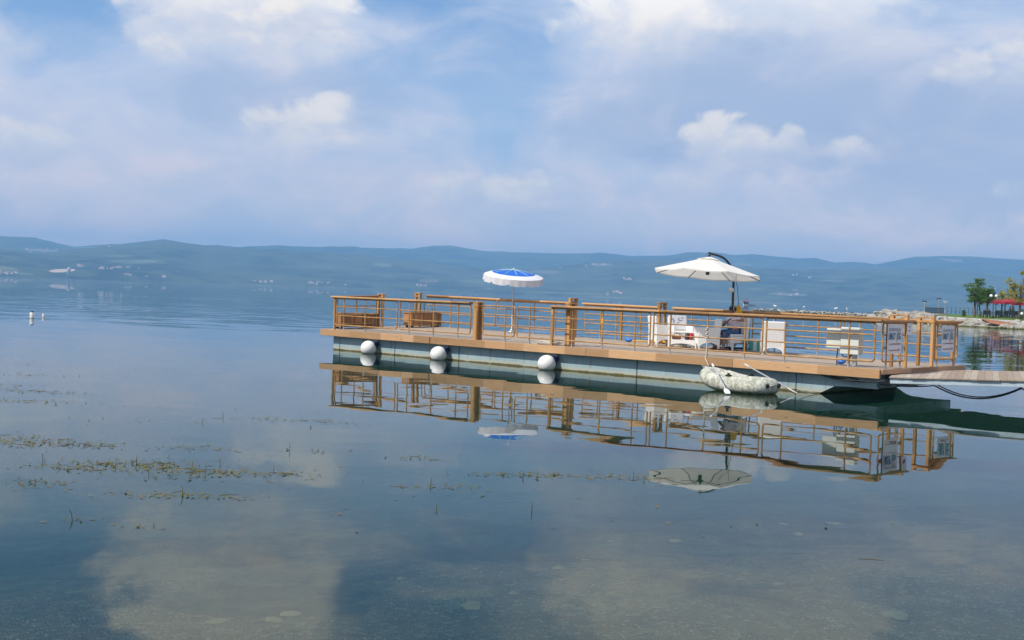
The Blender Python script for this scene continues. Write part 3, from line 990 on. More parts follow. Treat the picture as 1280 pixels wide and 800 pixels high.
CB = A0 + E_ * 19.0
b = MB(); p = curve((9.0, 25.4, .36), (10.55, 24.75, .40), .24)
b.tube(p, .017, 6); b.tube([v + Vector((.05, .05, .03)) for v in p], .014, 6)
b.tube(curve((10.55, 24.75, .40), (12.6, 24.0, .36), .08), .017, 6)
tag(b.build('cable', M['black']), 'thick black cable sagging below the edge of the gangway', 'cable')
b = MB(); b.tube(curve(PW(17.9, .1, -.22), (8.0, 25.5, .41), .05), .018, 6); b.tube(curve(PW(17.6, .12, -.2), (8.0, 25.55, .43), .09), .014, 6)
b.tube(curve(PW(18.2, .15, -.2), (9.0, 25.4, .36), .1), .014, 6)
tag(b.build('cable', M['black']), 'loose black cables hanging under the near right corner of the pier deck', 'cable')

# ------------------------------------------------------------------ fenders
def fender(s, label):
    c = PW(s, -.12, 0)
    o = empty('fender', (c.x, c.y, 0), -PHI, label, 'fender', 'white ball fenders along the pier')
    b = MB(); b.sphere(.245, (0, 0, .155), 24, 16, (1, 1, .97)); b.build('ball', M['fender'], o)
    b = MB(); mrot = Matrix.Rotation(R(62), 3, 'Z') @ Matrix.Rotation(R(64), 3, 'Y')
    b.lathe([(.150, .190), (.115, .235), (.07, .29), (.06, .34), (.045, .36), (.001, .362)], 16, (0, 0, .155), mrot); b.build('end_cap', M['navy'], o)
    b = MB(); b.tube(curve((.14, .27, .30), (.16, .27, .46), .0, 6), .014, 6); b.build('rope', M['navy'], o)


fender(2.50, 'white ball fender nearest the left end of the pier')
fender(5.60, 'white ball fender below the two planters right of the first, the middle of the three')
fender(9.76, 'white ball fender below the rope bundle and gate posts, rightmost of three')


# ------------------------------------------------------------------ planters and plants
def planter(s0, w0, label, ln=1.5, wd=.37, h=.52):
    o = empty('planter', PW(s0, w0), -PHI, label, 'planter', 'wooden planters on the pier')
    b = MB(); t = .03; nb = 5
    for i in range(nb):
        z0 = .07 + (h - .1) * i / nb; z1 = .07 + (h - .1) * (i + 1) / nb - .004
        b.box(0, wd, 0, t, z0, z1, .003); b.box(0, wd, ln - t, ln, z0, z1, .003)
        b.box(0, t, t + .002, ln - t - .002, z0, z1, .003); b.box(wd - t, wd, t + .002, ln - t - .002, z0, z1, .003)
    b.build('side_board', M['planter'], o)
    b = MB(); e = .035
    b.box(-e, wd + e, -e, .05, h - .028, h, .004); b.box(-e, wd + e, ln - .05, ln + e, h - .028, h, .004)
    b.box(-e, .05, .052, ln - .052, h - .028, h, .004); b.box(wd - .05, wd + e, .052, ln - .052, h - .028, h, .004)
    b.build('rim', M['planter'], o)
    for x in (.03, wd - .1):
        for y in (.08, ln - .16):
            b = MB(); b.box(x, x + .07, y, y + .08, 0, .068); b.build('foot', M['black'], o)
    b = MB(); b.box(t, wd - t, t, ln - t, .08, h - .06); b.build('soil', M['bark'], o)
    return o


planter(0.0, .50, 'dark wooden planter without visible plants at the left end of the pier', 1.55)
planter(.62, 3.0, 'wooden planter with leafy plants standing inside the left railing opening', 1.42)


def leafy(name, loc, h, label, nl=26, seed=1, sz=.06, spread=.10):
    rg = random.Random(seed)
    o = empty(name, loc, rg.uniform(0, 6), label, 'plant')
    b = MB()
    for k in range(3):
        b.tube([(0, 0, 0), (rg.uniform(-.04, .04), rg.uniform(-.04, .04), h * .5), (rg.uniform(-spread, spread), rg.uniform(-spread, spread), h)], [.008, .006, .003], 5)
    b.build('stem', M['leaf_plant'], o)
    b = MB()
    for k in range(nl):
        z = h * rg.uniform(.15, 1.02); a = rg.uniform(0, 6.28); r = rg.uniform(.01, spread)
        c = Vector((math.cos(a) * r, math.sin(a) * r, z)); d = Vector((math.cos(a), math.sin(a), rg.uniform(-.3, .6))).normalized()
        sd = d.cross(Vector((0, 0, 1))).normalized() * sz * .32; L = sz * rg.uniform(.8, 1.5)
        b.add([c, c + d * L * .5 + sd, c + d * L, c + d * L * .5 - sd], [(0, 1, 2, 3)])
    b.build('leaf', M['leaf_plant'], o)


leafy('potted_plant', PW(.8, 3.35, .46), .42, 'small leafy plant at the near end of the second planter', 24, 3)
leafy('potted_plant', PW(.8, 3.78, .46), .50, 'taller leafy plant in the middle of the second planter', 40, 4)
leafy('potted_plant', PW(.8, 4.2, .46), .44, 'leafy plant at the far end of the second planter', 34, 5)


# ------------------------------------------------------------------ parasols
def beach_parasol():
    loc = PW(4.55, 4.12)
    o = empty('beach_parasol', loc, R(9), 'blue and white beach parasol on a thin white pole by the far railing', 'parasol')
    tilt = Matrix.Rotation(R(9), 3, 'X') @ Matrix.Rotation(R(1.5), 3, 'Y')
    H = 1.80; RR = .97; n = 40
    def ring(r, z, sc=0.0): return [(r * math.cos(2 * math.pi * j / n) * (1 - sc * (math.cos(10 * 2 * math.pi * j / n) < -.2)), r * math.sin(2 * math.pi * j / n), z) for j in range(n)]
    def dome(b, prof, th):
        def sag(j): return 1 - .018 * (1 - abs(math.cos(5 * 2 * math.pi * j / n)))
        vs = []
        for (r, z) in prof:
            for j in range(n):
                a = 2 * math.pi * j / n; k = sag(j)
                vs.append(tilt @ Vector((r * k * math.cos(a), r * k * math.sin(a), z)) + Vector((0, 0, H)))
        m = len(prof)
        fs = [(i * n + j, i * n + (j + 1) % n, i * n + n + (j + 1) % n, i * n + n + j) for i in range(m - 1) for j in range(n)]
        b.add(vs, fs, True)
    b = MB(); dome(b, [(.02, .225), (.2, .212), (.45, .178), (.70, .122)], .006); b.build('canopy_top', M['canvas_blue'], o)
    b = MB(); dome(b, [(.70, .119), (.86, .072), (.965, .03)], .006)
    # scalloped valance
    vs = []
    for row in range(3):
        for j in range(n * 2):
            a = 2 * math.pi * j / (n * 2); f = abs(math.sin(5 * a)) ** .35
            r = .967 * (1 - .018 * (1 - abs(math.cos(5 * a)))) + .012 * row * math.sin(23 * a)
            z = .028 - row * .5 * (.15 + .06 * f) 
            vs.append(tilt @ Vector((r * math.cos(a), r * math.sin(a), z)) + Vector((0, 0, H)))
    k = n * 2
    b.add(vs, [(i * k + j, i * k + (j + 1) % k, i * k + k + (j + 1) % k, i * k + k + j) for i in range(2) for j in range(k)], True)
    b.build('canopy_border', M['canvas_white'], o)
    b = MB()
    for j in range(10):
        a = 2 * math.pi * (j + .5) / 10
        pts = [tilt @ Vector((r * math.cos(a), r * math.sin(a), z + .006)) + Vector((0, 0, H)) for r, z in [(.04, .224), (.2, .212), (.45, .178), (.64, .138)]]
        b.tube(pts, .0065, 5)
    b.build('seam', M['canvas_line'], o)
    b = MB(); b.tube([(0, 0, 0), (0, 0, 1.1), tilt @ Vector((0, 0, .21)) + Vector((0, 0, H))], .019, 8); b.build('pole', M['pole_white'], o)
    b = MB(); b.lathe([(.03, .215), (.032, .25), (.02, .28), (.001, .295)], 10, (0, 0, H), tilt); b.build('finial', M['pole_white'], o)
    b = MB(); b.lathe([(.13, 0), (.13, .04), (.05, .06), (.03, .16), (.03, .20)], 16); b.build('base', M['zinc'], o)
    b = MB()
    for j in range(10):
        a = 2 * math.pi * (j + .5) / 10
        b.tube([tilt @ Vector((.02, 0, .19)) + Vector((0, 0, H)), tilt @ Vector((.95 * math.cos(a), .95 * math.sin(a), .028)) + Vector((0, 0, H))], .005, 4)
    b.build('rib', M['alu'], o)


beach_parasol()


def cantilever():
    base = Vector((6.03, 32.9, 0)); base.z = PW(12.7, 4.0).z
    o = empty('cantilever_parasol', base, 0, 'large cream cantilever parasol with dark curved mast over the white chairs', 'parasol')
    hub = Vector((-.90, -1.25, 0)); HZ = 2.43
    # cross foot and mast
    b = MB(); b.beam((-.5, 0, .04), (.5, 0, .04), .07, .05); b.beam((0, -.5, .042), (0, .5, .042), .07, .05); b.lathe([(.05, .0), (.05, .35), (.04, .36)], 12); b.build('foot', M['steel_dark'], o)
    b = MB()
    pts = [Vector((0, 0, .05)), Vector((0, 0, 1.2)), Vector((.0, 0, 2.05))]
    top = Vector((hub.x, hub.y, HZ + .13))
    for i in range(1, 13):
        t = i / 12
        p = Vector((0, 0, 2.05)).lerp(top, t); p.z += .24 * math.sin(math.pi * min(1, t * .98) ** .75) * (1 - .35 * t)
        pts.append(p)
    pts.append(Vector((hub.x, hub.y, HZ + .06)))
    b.tube(pts, .033, 10); b.build('mast', M['steel_dark'], o)
    tilt = Matrix.Rotation(R(3.6), 3, 'Y') @ Matrix.Rotation(R(-3.0), 3, 'X')
    n = 8; RR = 1.46
    def cp(r, a, z): return tilt @ Vector((r * math.cos(a), r * math.sin(a), z)) + Vector((hub.x, hub.y, HZ))
    b = MB(); rings = [(0.03, 0.0), (.15, -.012), (.5, -.125), (1.0, -.275), (RR, -.415)]
    m_ = 48
    vs = []
    for (r, z) in rings:
        for j in range(m_):
            a = 2 * math.pi * j / m_ + R(11); ph = (a - R(11)) % (2 * math.pi / n) - math.pi / n
            k = math.cos(math.pi / n) / math.cos(ph)      # straight edges between the ribs
            sag = .030 * (r / RR) * (1 - (abs(ph) / (math.pi / n)) ** 2)
            vs.append(cp(r * k, a, z - sag + (.475 * (r / RR) * (1 - k)) * .0))
    fs = [(i * m_ + j, i * m_ + (j + 1) % m_, i * m_ + m_ + (j + 1) % m_, i * m_ + m_ + j) for i in range(len(rings) - 1) for j in range(m_)]
    b.add(vs, fs, True)
    # short hem
    L = len(rings) - 1
    hem = vs[L * m_:]; low = [v + tilt @ Vector((0, 0, -.03)) for v in hem]
    b.add(hem + low, [(j, j + m_, (j + 1) % m_ + m_, (j + 1) % m_) for j in range(m_)], True)
    b.build('canopy', M['canvas'], o)
    b = MB(); vs = [cp(.30, 2 * math.pi * j / 24, -.03 - .006 * (j % 3)) for j in range(24)] + [cp(.03, 0, .05)]
    b.add(vs, [(j, (j + 1) % 24, 24) for j in range(24)], True); b.build('vent_cap', M['canvas'], o)
    b = MB(); b.sphere(.05, cp(0, 0, .06), 10, 6); b.build('finial', M['steel_dark'], o)
    for j in range(n):
        a = 2 * math.pi * j / n + R(11)
        b = MB(); b.tube([cp(.06, a, -.05), cp(.75, a, -.23), cp(RR * 1.0, a, -.44)], .0105, 5)
        b.tube([cp(.05, a, -.36), cp(.45, a, -.17)], .007, 4); b.build('rib', M['steel_dark'], o)
    b = MB(); b.lathe([(.05, -.44), (.05, -.30), (.025, -.29), (.025, 0)], 10, (0, 0, 0)); b.v = [tuple(tilt @ Vector(v) + Vector((hub.x, hub.y, HZ))) for v in b.v]
    b.build('hub', M['steel_dark'], o)
    b = MB(); b.sphere(.075, (-.06, -.06, 1.62), 12, 8); b.build('crank_box', M['cushion'], o)
    b = MB(); b.tube(curve((-.10, -.95, 2.22), (-.14, -.95, 1.10), 0, 6) + [Vector((-.10, -.95, 1.03)), Vector((-.05, -.95, .99))], .008, 5); b.build('pull_cord', M['rope'], o)
    b = MB(); b.tube([(.0, 0, 2.02), (.12, .03, 1.72), (.17, .05, 1.22)], .008, 5)
    tag(b.build('cord', M['black']), 'thin black cord running down beside the parasol mast', 'cord').location = base
    b = MB(); vs = []
    c = Vector((.17, .05, 0))
    b.lathe([(.17, .78), (.175, .82), (.13, 1.0), (.07, 1.16), (.03, 1.22), (.001, 1.235)], 14, c, Matrix.Diagonal(Vector((1, .45, 1))).to_3x3())
    b2 = b.build('float_bag', M['yellow']); b2.location = base
    tag(b2, 'yellow pointed bag hanging from a cord behind the seated person', 'bag')


cantilever()


# ------------------------------------------------------------------ furniture
def armchair(loc, rz, label, back_h=.84, arms=True):
    """white woven armchair; faces local -y"""
    o = empty('armchair', loc, rz, label, 'armchair', 'white woven armchairs on the pier')
    w, d = .60, .58
    b = MB(); b.box(-w / 2 + .065, w / 2 - .065, -d / 2, d / 2 - .08, .20, .37, .015); b.build('seat', M['white_plastic'], o)
    b = MB(); b.box(-w / 2 + .07, w / 2 - .07, -d / 2 + .01, d / 2 - .09, .372, .44, .025); b.build('cushion', M['cushion'], o)
    b = MB()
    rot = Matrix.Rotation(R(-7), 3, 'X')
    b.box(-w / 2 + .02, w / 2 - .02, -.035, .035, 0, back_h - .2, .018, rot, (0, d / 2 - .05, .2)); b.build('backrest', M['white_plastic'], o)
    for sx in (-1, 1):
        x0 = sx * (w / 2 - .03)
        b = MB()
        # side panel with an arched lower edge
        k = 9; top, z0 = .59, .20
        pr = [(-d / 2, top), (d / 2, top)]
        low = [(d / 2 - d * i / k, .05 + .15 * math.sin(math.pi * i / k) ** .6) for i in range(k + 1)]
        pts = pr + low
        n_ = len(pts)
        vs = [(x0 - .03, y, z) for y, z in pts] + [(x0 + .03, y, z) for y, z in pts]
        b.add(vs, [tuple(range(n_)), tuple(reversed(range(n_, 2 * n_)))] + [(i, i + n_, (i + 1) % n_ + n_, (i + 1) % n_) for i in range(n_)])
        if arms: b.build('arm', M['white_plastic'], o)
        for y in (-d / 2 + .03, d / 2 - .03):
            b = MB(); b.box(x0 - .022, x0 + .022, y - .022, y + .022, 0, .22, .004); b.build('leg', M['white_plastic'], o)
    # arched apron front and back
    for y in (-d / 2 + .012, d / 2 - .012):
        b = MB(); k = 9; W2 = w / 2 - .062
        pts = [(-W2, .2), (W2, .2)] + [(W2 - 2 * W2 * i / k, .08 + .10 * math.sin(math.pi * i / k) ** .6) for i in range(k + 1)]
        n_ = len(pts)
        vs = [(x, y - .012, z) for x, z in pts] + [(x, y + .012, z) for x, z in pts]
        b.add(vs, [tuple(range(n_)), tuple(reversed(range(n_, 2 * n_)))] + [(i, i + n_, (i + 1) % n_ + n_, (i + 1) % n_) for i in range(n_)])
        b.build('apron', M['white_plastic'], o)
    return o


BASE = -PHI
armchair(PW(11.18, 3.1), R(106), 'white woven armchair seen from its side, leftmost, turned to the low table')
c2 = armchair(PW(11.62, 3.35), R(12), 'white woven armchair facing the camera with a patterned towel over its back')
armchair(PW(12.64, 3.1), R(-86), 'white woven armchair in profile between the low table and the seated person')
c4 = armchair(PW(13.12, 3.66), R(-58), 'white woven armchair in which the person sits', .90, False)
armchair(PW(14.62, 3.15), R(172), 'white woven armchair seen from behind, alone right of the seated person', .86)
b = MB(); rot = Matrix.Rotation(R(-7), 3, 'X')
b.box(-.25, .25, -.052, -.038, .28, .66, .004, rot, (0, .24, .2)); b.box(-.25, .25, -.05, .052, .66, .675, .004, rot, (0, .24, .2))
t = b.build('towel', M['canvas_white']); t.matrix_world = Matrix.Translation(c2.location) @ Matrix.Rotation(R(12), 4, 'Z')
b.cur = 0
b2 = MB()
for (x, z, w, h) in [(-.17, .56, .10, .05), (-.12, .50, .05, .07), (.02, .57, .04, .06), (.07, .53, .11, .03), (.12, .60, .06, .03), (.0, .47, .07, .025)]:
    b2.box(x - w / 2, x + w / 2, -.056, -.053, z - h / 2, z + h / 2, 0, rot, (0, .24, .2))
pt = b2.build('pattern', M['ink_grey'], t)
tag(t, 'white towel with dark marks laid over the back of the facing armchair', 'towel')


def low_table(loc, rz):
    o = empty('low_table', loc, rz, 'low white woven table with drinks and bags on its shelf between the armchairs', 'table')
    w, d, h = .78, .5, .46
    b = MB()
    for y in (-d / 2, d / 2 - .03): b.box(-w / 2, w / 2, y, y + .03, h - .03, h, .005)
    for x in (-w / 2, w / 2 - .03): b.box(x, x + .03, -d / 2 + .031, d / 2 - .031, h - .03, h - .001, .005)
    b.build('top_frame', M['white_plastic'], o)
    b = MB(); b.box(-w / 2 + .02, w / 2 - .02, -d / 2 + .02, d / 2 - .02, .215, .235, .004); b.build('shelf', M['white_plastic'], o)
    for y in (-d / 2 + .015, d / 2 - .015):
        b = MB(); k = 10; W2 = w / 2 - .05
        pts = [(-W2, .24), (W2, .24)] + [(W2 - 2 * W2 * i / k, .08 + .06 * math.sin(math.pi * i / k) ** .6) for i in range(k + 1)]
        n_ = len(pts)
        vs = [(x, y - .012, z) for x, z in pts] + [(x, y + .012, z) for x, z in pts]
        b.add(vs, [tuple(range(n_)), tuple(reversed(range(n_, 2 * n_)))] + [(i, i + n_, (i + 1) % n_ + n_, (i + 1) % n_) for i in range(n_)])
        b.build('apron', M['white_plastic'], o)
    for x in (-w / 2 + .025, w / 2 - .025):
        for y in (-d / 2 + .025, d / 2 - .025):
            b = MB(); b.box(x - .022, x + .022, y - .022, y + .022, 0, h - .031, .004); b.build('leg', M['white_plastic'], o)
    return o


TB = PW(12.02, 2.9)
low_table(TB, R(-14))
TT = TB + Vector((0, 0, .236))
b = MB(); b.lathe([(.045, 0), (.05, .02), (.055, .19), (.045, .20), (.001, .2)], 12); o = b.build('cup', M['red']); o.location = TT + Vector((.20, -.08, 0)); tag(o, 'red cup standing on the shelf of the low white table', 'cup')
b = MB(); b.lathe([(.05, 0), (.06, .03), (.06, .17), (.03, .185), (.001, .19)], 12); b.tube([(.05, 0, .05), (.09, 0, .06), (.09, 0, .13), (.05, 0, .14)], .008, 6); o = b.build('mug', M['crate_dark']); o.location = TT + Vector((.10, -.04, 0)); tag(o, 'black mug on the low table left of the red cup', 'mug')
b = MB(); b.box(-.12, .12, -.07, .07, 0, .10, .03); b.tube([(-.08, 0, .10), (-.06, 0, .17), (.06, 0, .17), (.08, 0, .10)], .008, 6); o = b.build('bag', M['brown']); o.location = TT + Vector((-.18, .04, 0)); tag(o, 'small brown bag on the left of the low table', 'bag')
b = MB(); b.box(-.07, .07, -.04, .04, 0, .03, .006); b.cur = 1; b.box(-.05, .05, -.03, .03, .031, .04); o = b.build('box', [M['teal'], M['white_plastic']]); o.location = TT + Vector((.29, -.14, 0)); tag(o, 'small teal box at the right edge of the low table', 'box')
b = MB(); b.lathe([(.035, 0), (.035, .15), (.014, .19), (.014, .22), (.001, .222)], 12); o = b.build('bottle', M['navy']); o.location = TT + Vector((.29, .05, 0)); tag(o, 'dark bottle standing on the right of the low table', 'bottle')

# toys and rope on the deck
b = MB()
b.tube([(-.75, 0, .05), (-.1, 0, .05), (.45, .02, .05)], .02, 7)
b.cur = 1; b.sphere(.12, (-.62, 0, .06), 12, 8, (1.1, .6, .45))
b.cur = 0; b.sphere(.12, (.5, 0, .06), 12, 8, (1.6, .6, .4))
o = b.build('paddle', [M['yellow'], M['blue_plug']]); o.location = PW(10.0, 4.05); o.rotation_euler = (0, 0, -.55); tag(o, 'yellow paddle with a blue blade lying on the deck by the far railing', 'paddle')
b = MB(); b.box(-.17, .17, -.1, .1, 0, .15, .05); b.tube([(-.1, 0, .14), (-.05, 0, .24), (.05, 0, .24), (.1, 0, .14)], .01, 6)
o = b.build('bag', M['brown']); o.location = PW(11.15, 3.85); tag(o, 'brown bag on the deck behind the leftmost armchair', 'bag')
b = MB(); b.sphere(.13, (0, 0, .08), 12, 8, (1.5, 1, .62)); b.tube([(-.18, .02, .03), (.0, .1, .17), (.18, .02, .03)], .012, 6)
o = b.build('basket', M['rope']); o.location = PW(11.95, 2.75); tag(o, 'small straw basket on the deck in front of the facing armchair', 'basket')
# cooler box with bottle by it
o = empty('water_cooler', PW(13.75, 3.98), -PHI, 'pale translucent box with teal panels on the deck right of the seated person', 'box')
b = MB(); b.box(-.22, .22, -.16, .16, 0, .30, .02); b.build('body', M['clear_white'], o)
b = MB(); b.box(-.24, .24, -.18, .18, .302, .34, .015); b.build('lid', M['white_plastic'], o)
b = MB(); b.box(-.23, -.10, -.172, -.161, .03, .27); b.box(.02, .1, -.172, -.161, .03, .27); b.build('panel', M['teal'], o)
b = MB(); b.lathe([(.05, 0), (.055, .22), (.02, .29), (.02, .33), (.001, .33)], 12); o = b.build('bottle', M['steel_dark']); o.location = PW(13.45, 3.72); tag(o, 'dark bottle on the deck beside the pale box', 'bottle')

# ------------------------------------------------------------------ person in the armchair
def skin_body(name, chain, m, parent, levels=2):
    """chain: list of (name, pos, radius, parent index)"""
    me = bpy.data.meshes.new(name)
    me.from_pydata([c[0] for c in chain], [(c[2], i) for i, c in enumerate(chain) if c[2] is not None], [])
    o = bpy.data.objects.new(name, me); col.objects.link(o)
    md = o.modifiers.new('skin', 'SKIN'); md.use_smooth_shade = True
    for i, c in enumerate(chain):
        r = c[1]; me.skin_vertices[0].data[i].radius = r if isinstance(r, tuple) else (r, r)
        me.skin_vertices[0].data[i].use_root = (i == 0)
    sd = o.modifiers.new('sub', 'SUBSURF'); sd.levels = levels; sd.render_levels = levels
    dg = bpy.context.evaluated_depsgraph_get()
    ev = bpy.data.meshes.new_from_object(o.evaluated_get(dg))
    bpy.data.objects.remove(o)
    ev.materials.clear(); ev.materials.append(m)
    for p in ev.polygons: p.use_smooth = True
    r = bpy.data.objects.new(name, ev); col.objects.link(r)
    if parent: r.parent = parent
    return r


def build_person():
    # local: faces -y, seat top at z .44
    loc = Vector(c4.location); rz = R(-58)
    o = empty('person', loc, rz, 'person in a pale lilac T-shirt and ripped jeans sitting in a white armchair', 'person')
    o.scale = (.93, .93, .90)
    hip = (0, .06, .53)
    body = [(hip, (.125, .15), None), ((0, .05, .66), (.115, .145), 0), ((0, .03, .80), (.12, .15), 1), ((0, .0, .94), (.11, .155), 2), ((0, -.02, 1.00), (.075, .09), 3),
            ((0, -.035, 1.07), .052, 4), ((0, -.075, 1.12), .06, 5), ((0, -.09, 1.20), .085, 6), ((0, -.07, 1.27), .078, 7), ((0, -.06, 1.30), .05, 8),
            # nose and chin
            ((0, -.175, 1.185), .018, 7), ((0, -.145, 1.125), .030, 6)]
    def limb(start, pts):
        prev = start
        for p, r in pts:
            body.append((p, r, prev)); prev = len(body) - 1
        return prev
    # legs
    def hand(w, dr, side):
        d = Vector(dr).normalized(); sd = d.cross(Vector((0, 0, 1))).normalized() * side; wi = len(body) - 1
        palm = Vector(body[wi][0]) + d * .06; body.append((tuple(palm), (.036, .018), wi)); pi = len(body) - 1
        for k, (off, ln) in enumerate([(-.03, .075), (-.010, .085), (.010, .08), (.03, .062)]):
            a = palm + d * .035 + sd * off; b1 = a + d * ln * .55 + Vector((0, 0, -.012)); c1 = b1 + d * ln * .4 + Vector((0, 0, -.028))
            body.append((tuple(a), .010, pi)); body.append((tuple(b1), .009, len(body) - 1)); body.append((tuple(c1), .008, len(body) - 1))
        a = palm - d * .02 - sd * .04; body.append((tuple(a), .012, pi)); body.append((tuple(a + d * .04 - sd * .015), .010, len(body) - 1))
    for sx, kn, ft in ((1, (.13, -.42, .50), (.10, -.46, .07)), (-1, (-.20, -.40, .50), (-.17, -.50, .07))):
        e = limb(0, [((sx * .10, -.02, .53), .088), ((kn[0] * .8, kn[1] * .55, .535), .080), (kn, .062), ((kn[0] * .5 + ft[0] * .5, (kn[1] + ft[1]) / 2, .30), .058), (ft, .040),
                     ((ft[0], ft[1] - .09, .045), .038), ((ft[0], ft[1] - .19, .03), .028)])
    # left arm folded across the chest towards the face, right arm laid over the chair back
    limb(3, [((-.19, 0, .95), .062), ((-.27, -.12, .80), .050), ((-.24, -.20, .73), .043), ((-.05, -.27, .82), .036), ((.04, -.26, .88), .028)])
    hand(None, (.6, .1, .5), 1)
    limb(3, [((.19, .02, .95), .062), ((.36, .04, .93), .050), ((.46, .03, .91), .044), ((.50, -.16, .91), .036), ((.46, -.26, .92), .028)])
    hand(None, (-.5, -.8, .0), -1)
    skin_body('body', body, M['skin'], o)
    shirt = [((0, .055, .56), (.140, .172), None), ((0, .05, .66), (.132, .166), 0), ((0, .03, .80), (.136, .170), 1), ((0, .0, .93), (.128, .178), 2), ((0, -.015, .985), (.085, .115), 3),
             ((-.19, 0, .95), .080, 3), ((-.25, -.09, .85), .072, 5), ((.19, .02, .95), .080, 3), ((.33, .04, .93), .070, 7)]
    skin_body('t_shirt', shirt, M['shirt'], o)
    def leg(sx, kn, ft):
        return [((sx * .06, .03, .53), .118), ((sx * .10, -.02, .53), .106), ((kn[0] * .8, kn[1] * .55, .535), .094), (kn, .076), ((kn[0] * .7 + ft[0] * .3, kn[1] * .7 + ft[1] * .3, .40), .072), ((kn[0] * .5 + ft[0] * .5, (kn[1] + ft[1]) / 2, .29), .068)]
    js = [((0, .06, .53), (.142, .168), None)]
    for a in (leg(1, (.13, -.42, .50), (.10, -.46, .07)), leg(-1, (-.20, -.40, .50), (-.17, -.50, .07))):
        prev = 0
        for p, r in a: js.append((p, r, prev)); prev = len(js) - 1
    skin_body('jeans', js, M['denim'], o)
    for kn in ((.13, -.485, .50), (-.20, -.465, .50)):
        b = MB(); b.sphere(.05, kn, 12, 8, (.8, .35, 1.1)); b.build('torn_knee', M['skin'], o)
    b = MB(); b.sphere(.118, (0, -.06, 1.235), 18, 12, (.88, 1.02, .97))
    # keep only the cap of hair behind and above the face
    keep = [f for f in b.f if not all((b.v[i][1] < -.11 and b.v[i][2] < 1.235) or b.v[i][2] < 1.15 for i in f)]
    b.f = keep; b.mi = [0] * len(keep); b.smooth = [True] * len(keep); b.build('hair', M['hair'], o)
    for sx in (-1, 1):
        b = MB(); b.sphere(.022, (sx * .083, -.075, 1.195), 10, 6, (.4, .8, 1.3)); b.build('ear', M['skin'], o)
        b = MB(); b.sphere(.010, (sx * .032, -.163, 1.212), 8, 6); b.build('eye', M['crate_dark'], o)
    b = MB(); b.sphere(.02, (0, -.160, 1.148), 8, 6, (1.3, .5, .35)); b.build('mouth', M['brown'], o)
    for ft in ((.10, -.46), (-.17, -.50)):
        b = MB(); b.sphere(.06, (ft[0], ft[1] - .09, .028), 14, 8, (.85, 2.2, .45)); b.build('shoe', M['brown'], o)


build_person()

# ------------------------------------------------------------------ electrical cabinets
def cabinets():
    loc = PW(17.84, .62)
    o = empty('electric_cabinet', loc, -PHI, 'pair of ivory electrical boxes on a short post behind the near railing', 'cabinet')
    b = MB(); b.box(-.26, .07, -.14, .02, .40, .82, .015); b.box(-.27, .08, -.165, -.142, .39, .83, .01); b.build('box', M['cabinet'], o)
    b = MB(); b.box(.10, .54, -.17, .03, .28, .86, .018); b.box(.09, .55, -.195, -.172, .27, .87, .01); b.build('box', M['cabinet'], o)
    b = MB(); b.box(.30, .40, -.03, .05, 0, .28, .004); b.box(.22, .48, -.1, .12, 0, .012); b.build('post', M['zinc'], o)
    b = MB(); b.tube([(.04, -.02, .40), (.03, -.03, .30), (.10, -.03, .20), (.24, -.03, .20), (.30, -.02, .25)], .014, 6); b.tube([(-.05, -.02, .40), (-.06, -.03, .2), (-.06, -.02, 0)], .012, 6)
    b.tube([(.26, -.02, .28), (.25, -.04, .1), (.25, -.05, 0)], .012, 6); b.build('cable', M['black'], o)
    b = MB(); b.lathe([(.045, 0), (.05, .02), (.05, .12), (.03, .13), (.03, .17), (.001, .17)], 12, (0.02, -.1, .07), Matrix.Rotation(R(80), 3, 'Y')); p = b.build('plug', M['blue_plug'], o)


cabinets()


# ------------------------------------------------------------------ banners on the railings
def text_mesh(name, body, size, m, parent, loc, rot, sx=1.0):
    cu = bpy.data.curves.new(name, 'FONT'); cu.body = body; cu.size = size; cu.align_x = 'CENTER'; cu.align_y = 'CENTER'; cu.extrude = .001
    cu.offset = size * .012
    t = bpy.data.objects.new(name, cu); col.objects.link(t)
    dg = bpy.context.evaluated_depsgraph_get()
    me = bpy.data.meshes.new_from_object(t.evaluated_get(dg)); bpy.data.objects.remove(t)
    me.materials.clear(); me.materials.append(m)
    o = bpy.data.objects.new(name, me); col.objects.link(o); o.parent = parent; o.location = loc; o.rotation_euler = rot; o.scale = (sx, 1, 1)
    return o


def banner(w0, w1, z0, z1, label):
    o = empty('banner', PW(LEN - .085, (w0 + w1) / 2, (z0 + z1) / 2), -PHI + math.pi / 2, label, 'banner')
    W, H = (w1 - w0), (z1 - z0)
    b = MB(); nx = 8
    vs = []
    for off in (0, -.004):
        for k in range(2):
            for i in range(nx + 1):
                x = -W / 2 + W * i / nx
                vs.append((x, off + .006 * math.sin(i * 1.3) - .012, (-H / 2 if k == 0 else H / 2) + .006 * math.sin(i * .9)))
    n_ = nx + 1; fs = []
    for i in range(nx):
        fs.append((i, i + 1, n_ + i + 1, n_ + i)); fs.append((2 * n_ + i, 3 * n_ + i, 3 * n_ + i + 1, 2 * n_ + i + 1))
    b.add(vs, fs); b.build('sheet', M['sign'], o)
    fr = (math.pi / 2, 0, 0); y = -.028
    text_mesh('lettering', 'ISPARTAKULE', W * .135, M['ink_grey'], o, (0, y, H * .31), fr, 1.0)
    text_mesh('lettering', 'UMUT  JÖG', W * .30, M['ink_blue'], o, (0, y, H * .08), fr, .56)['label'] = 'large teal blue lettering'
    rg = random.Random(3); b = MB()
    for zz in (-.17, -.38):
        x = -W * .4
        while x < W * .38:
            wd = rg.uniform(.012, .05) * W * 2; b.box(x, x + wd, y - .001, y + .001, H * zz - .012 + rg.uniform(-.004, .004), H * zz + .008 + rg.uniform(-.006, .012)); x += wd + rg.uniform(.02, .06) * W
    b.build('small_print', M['ink_red'], o)


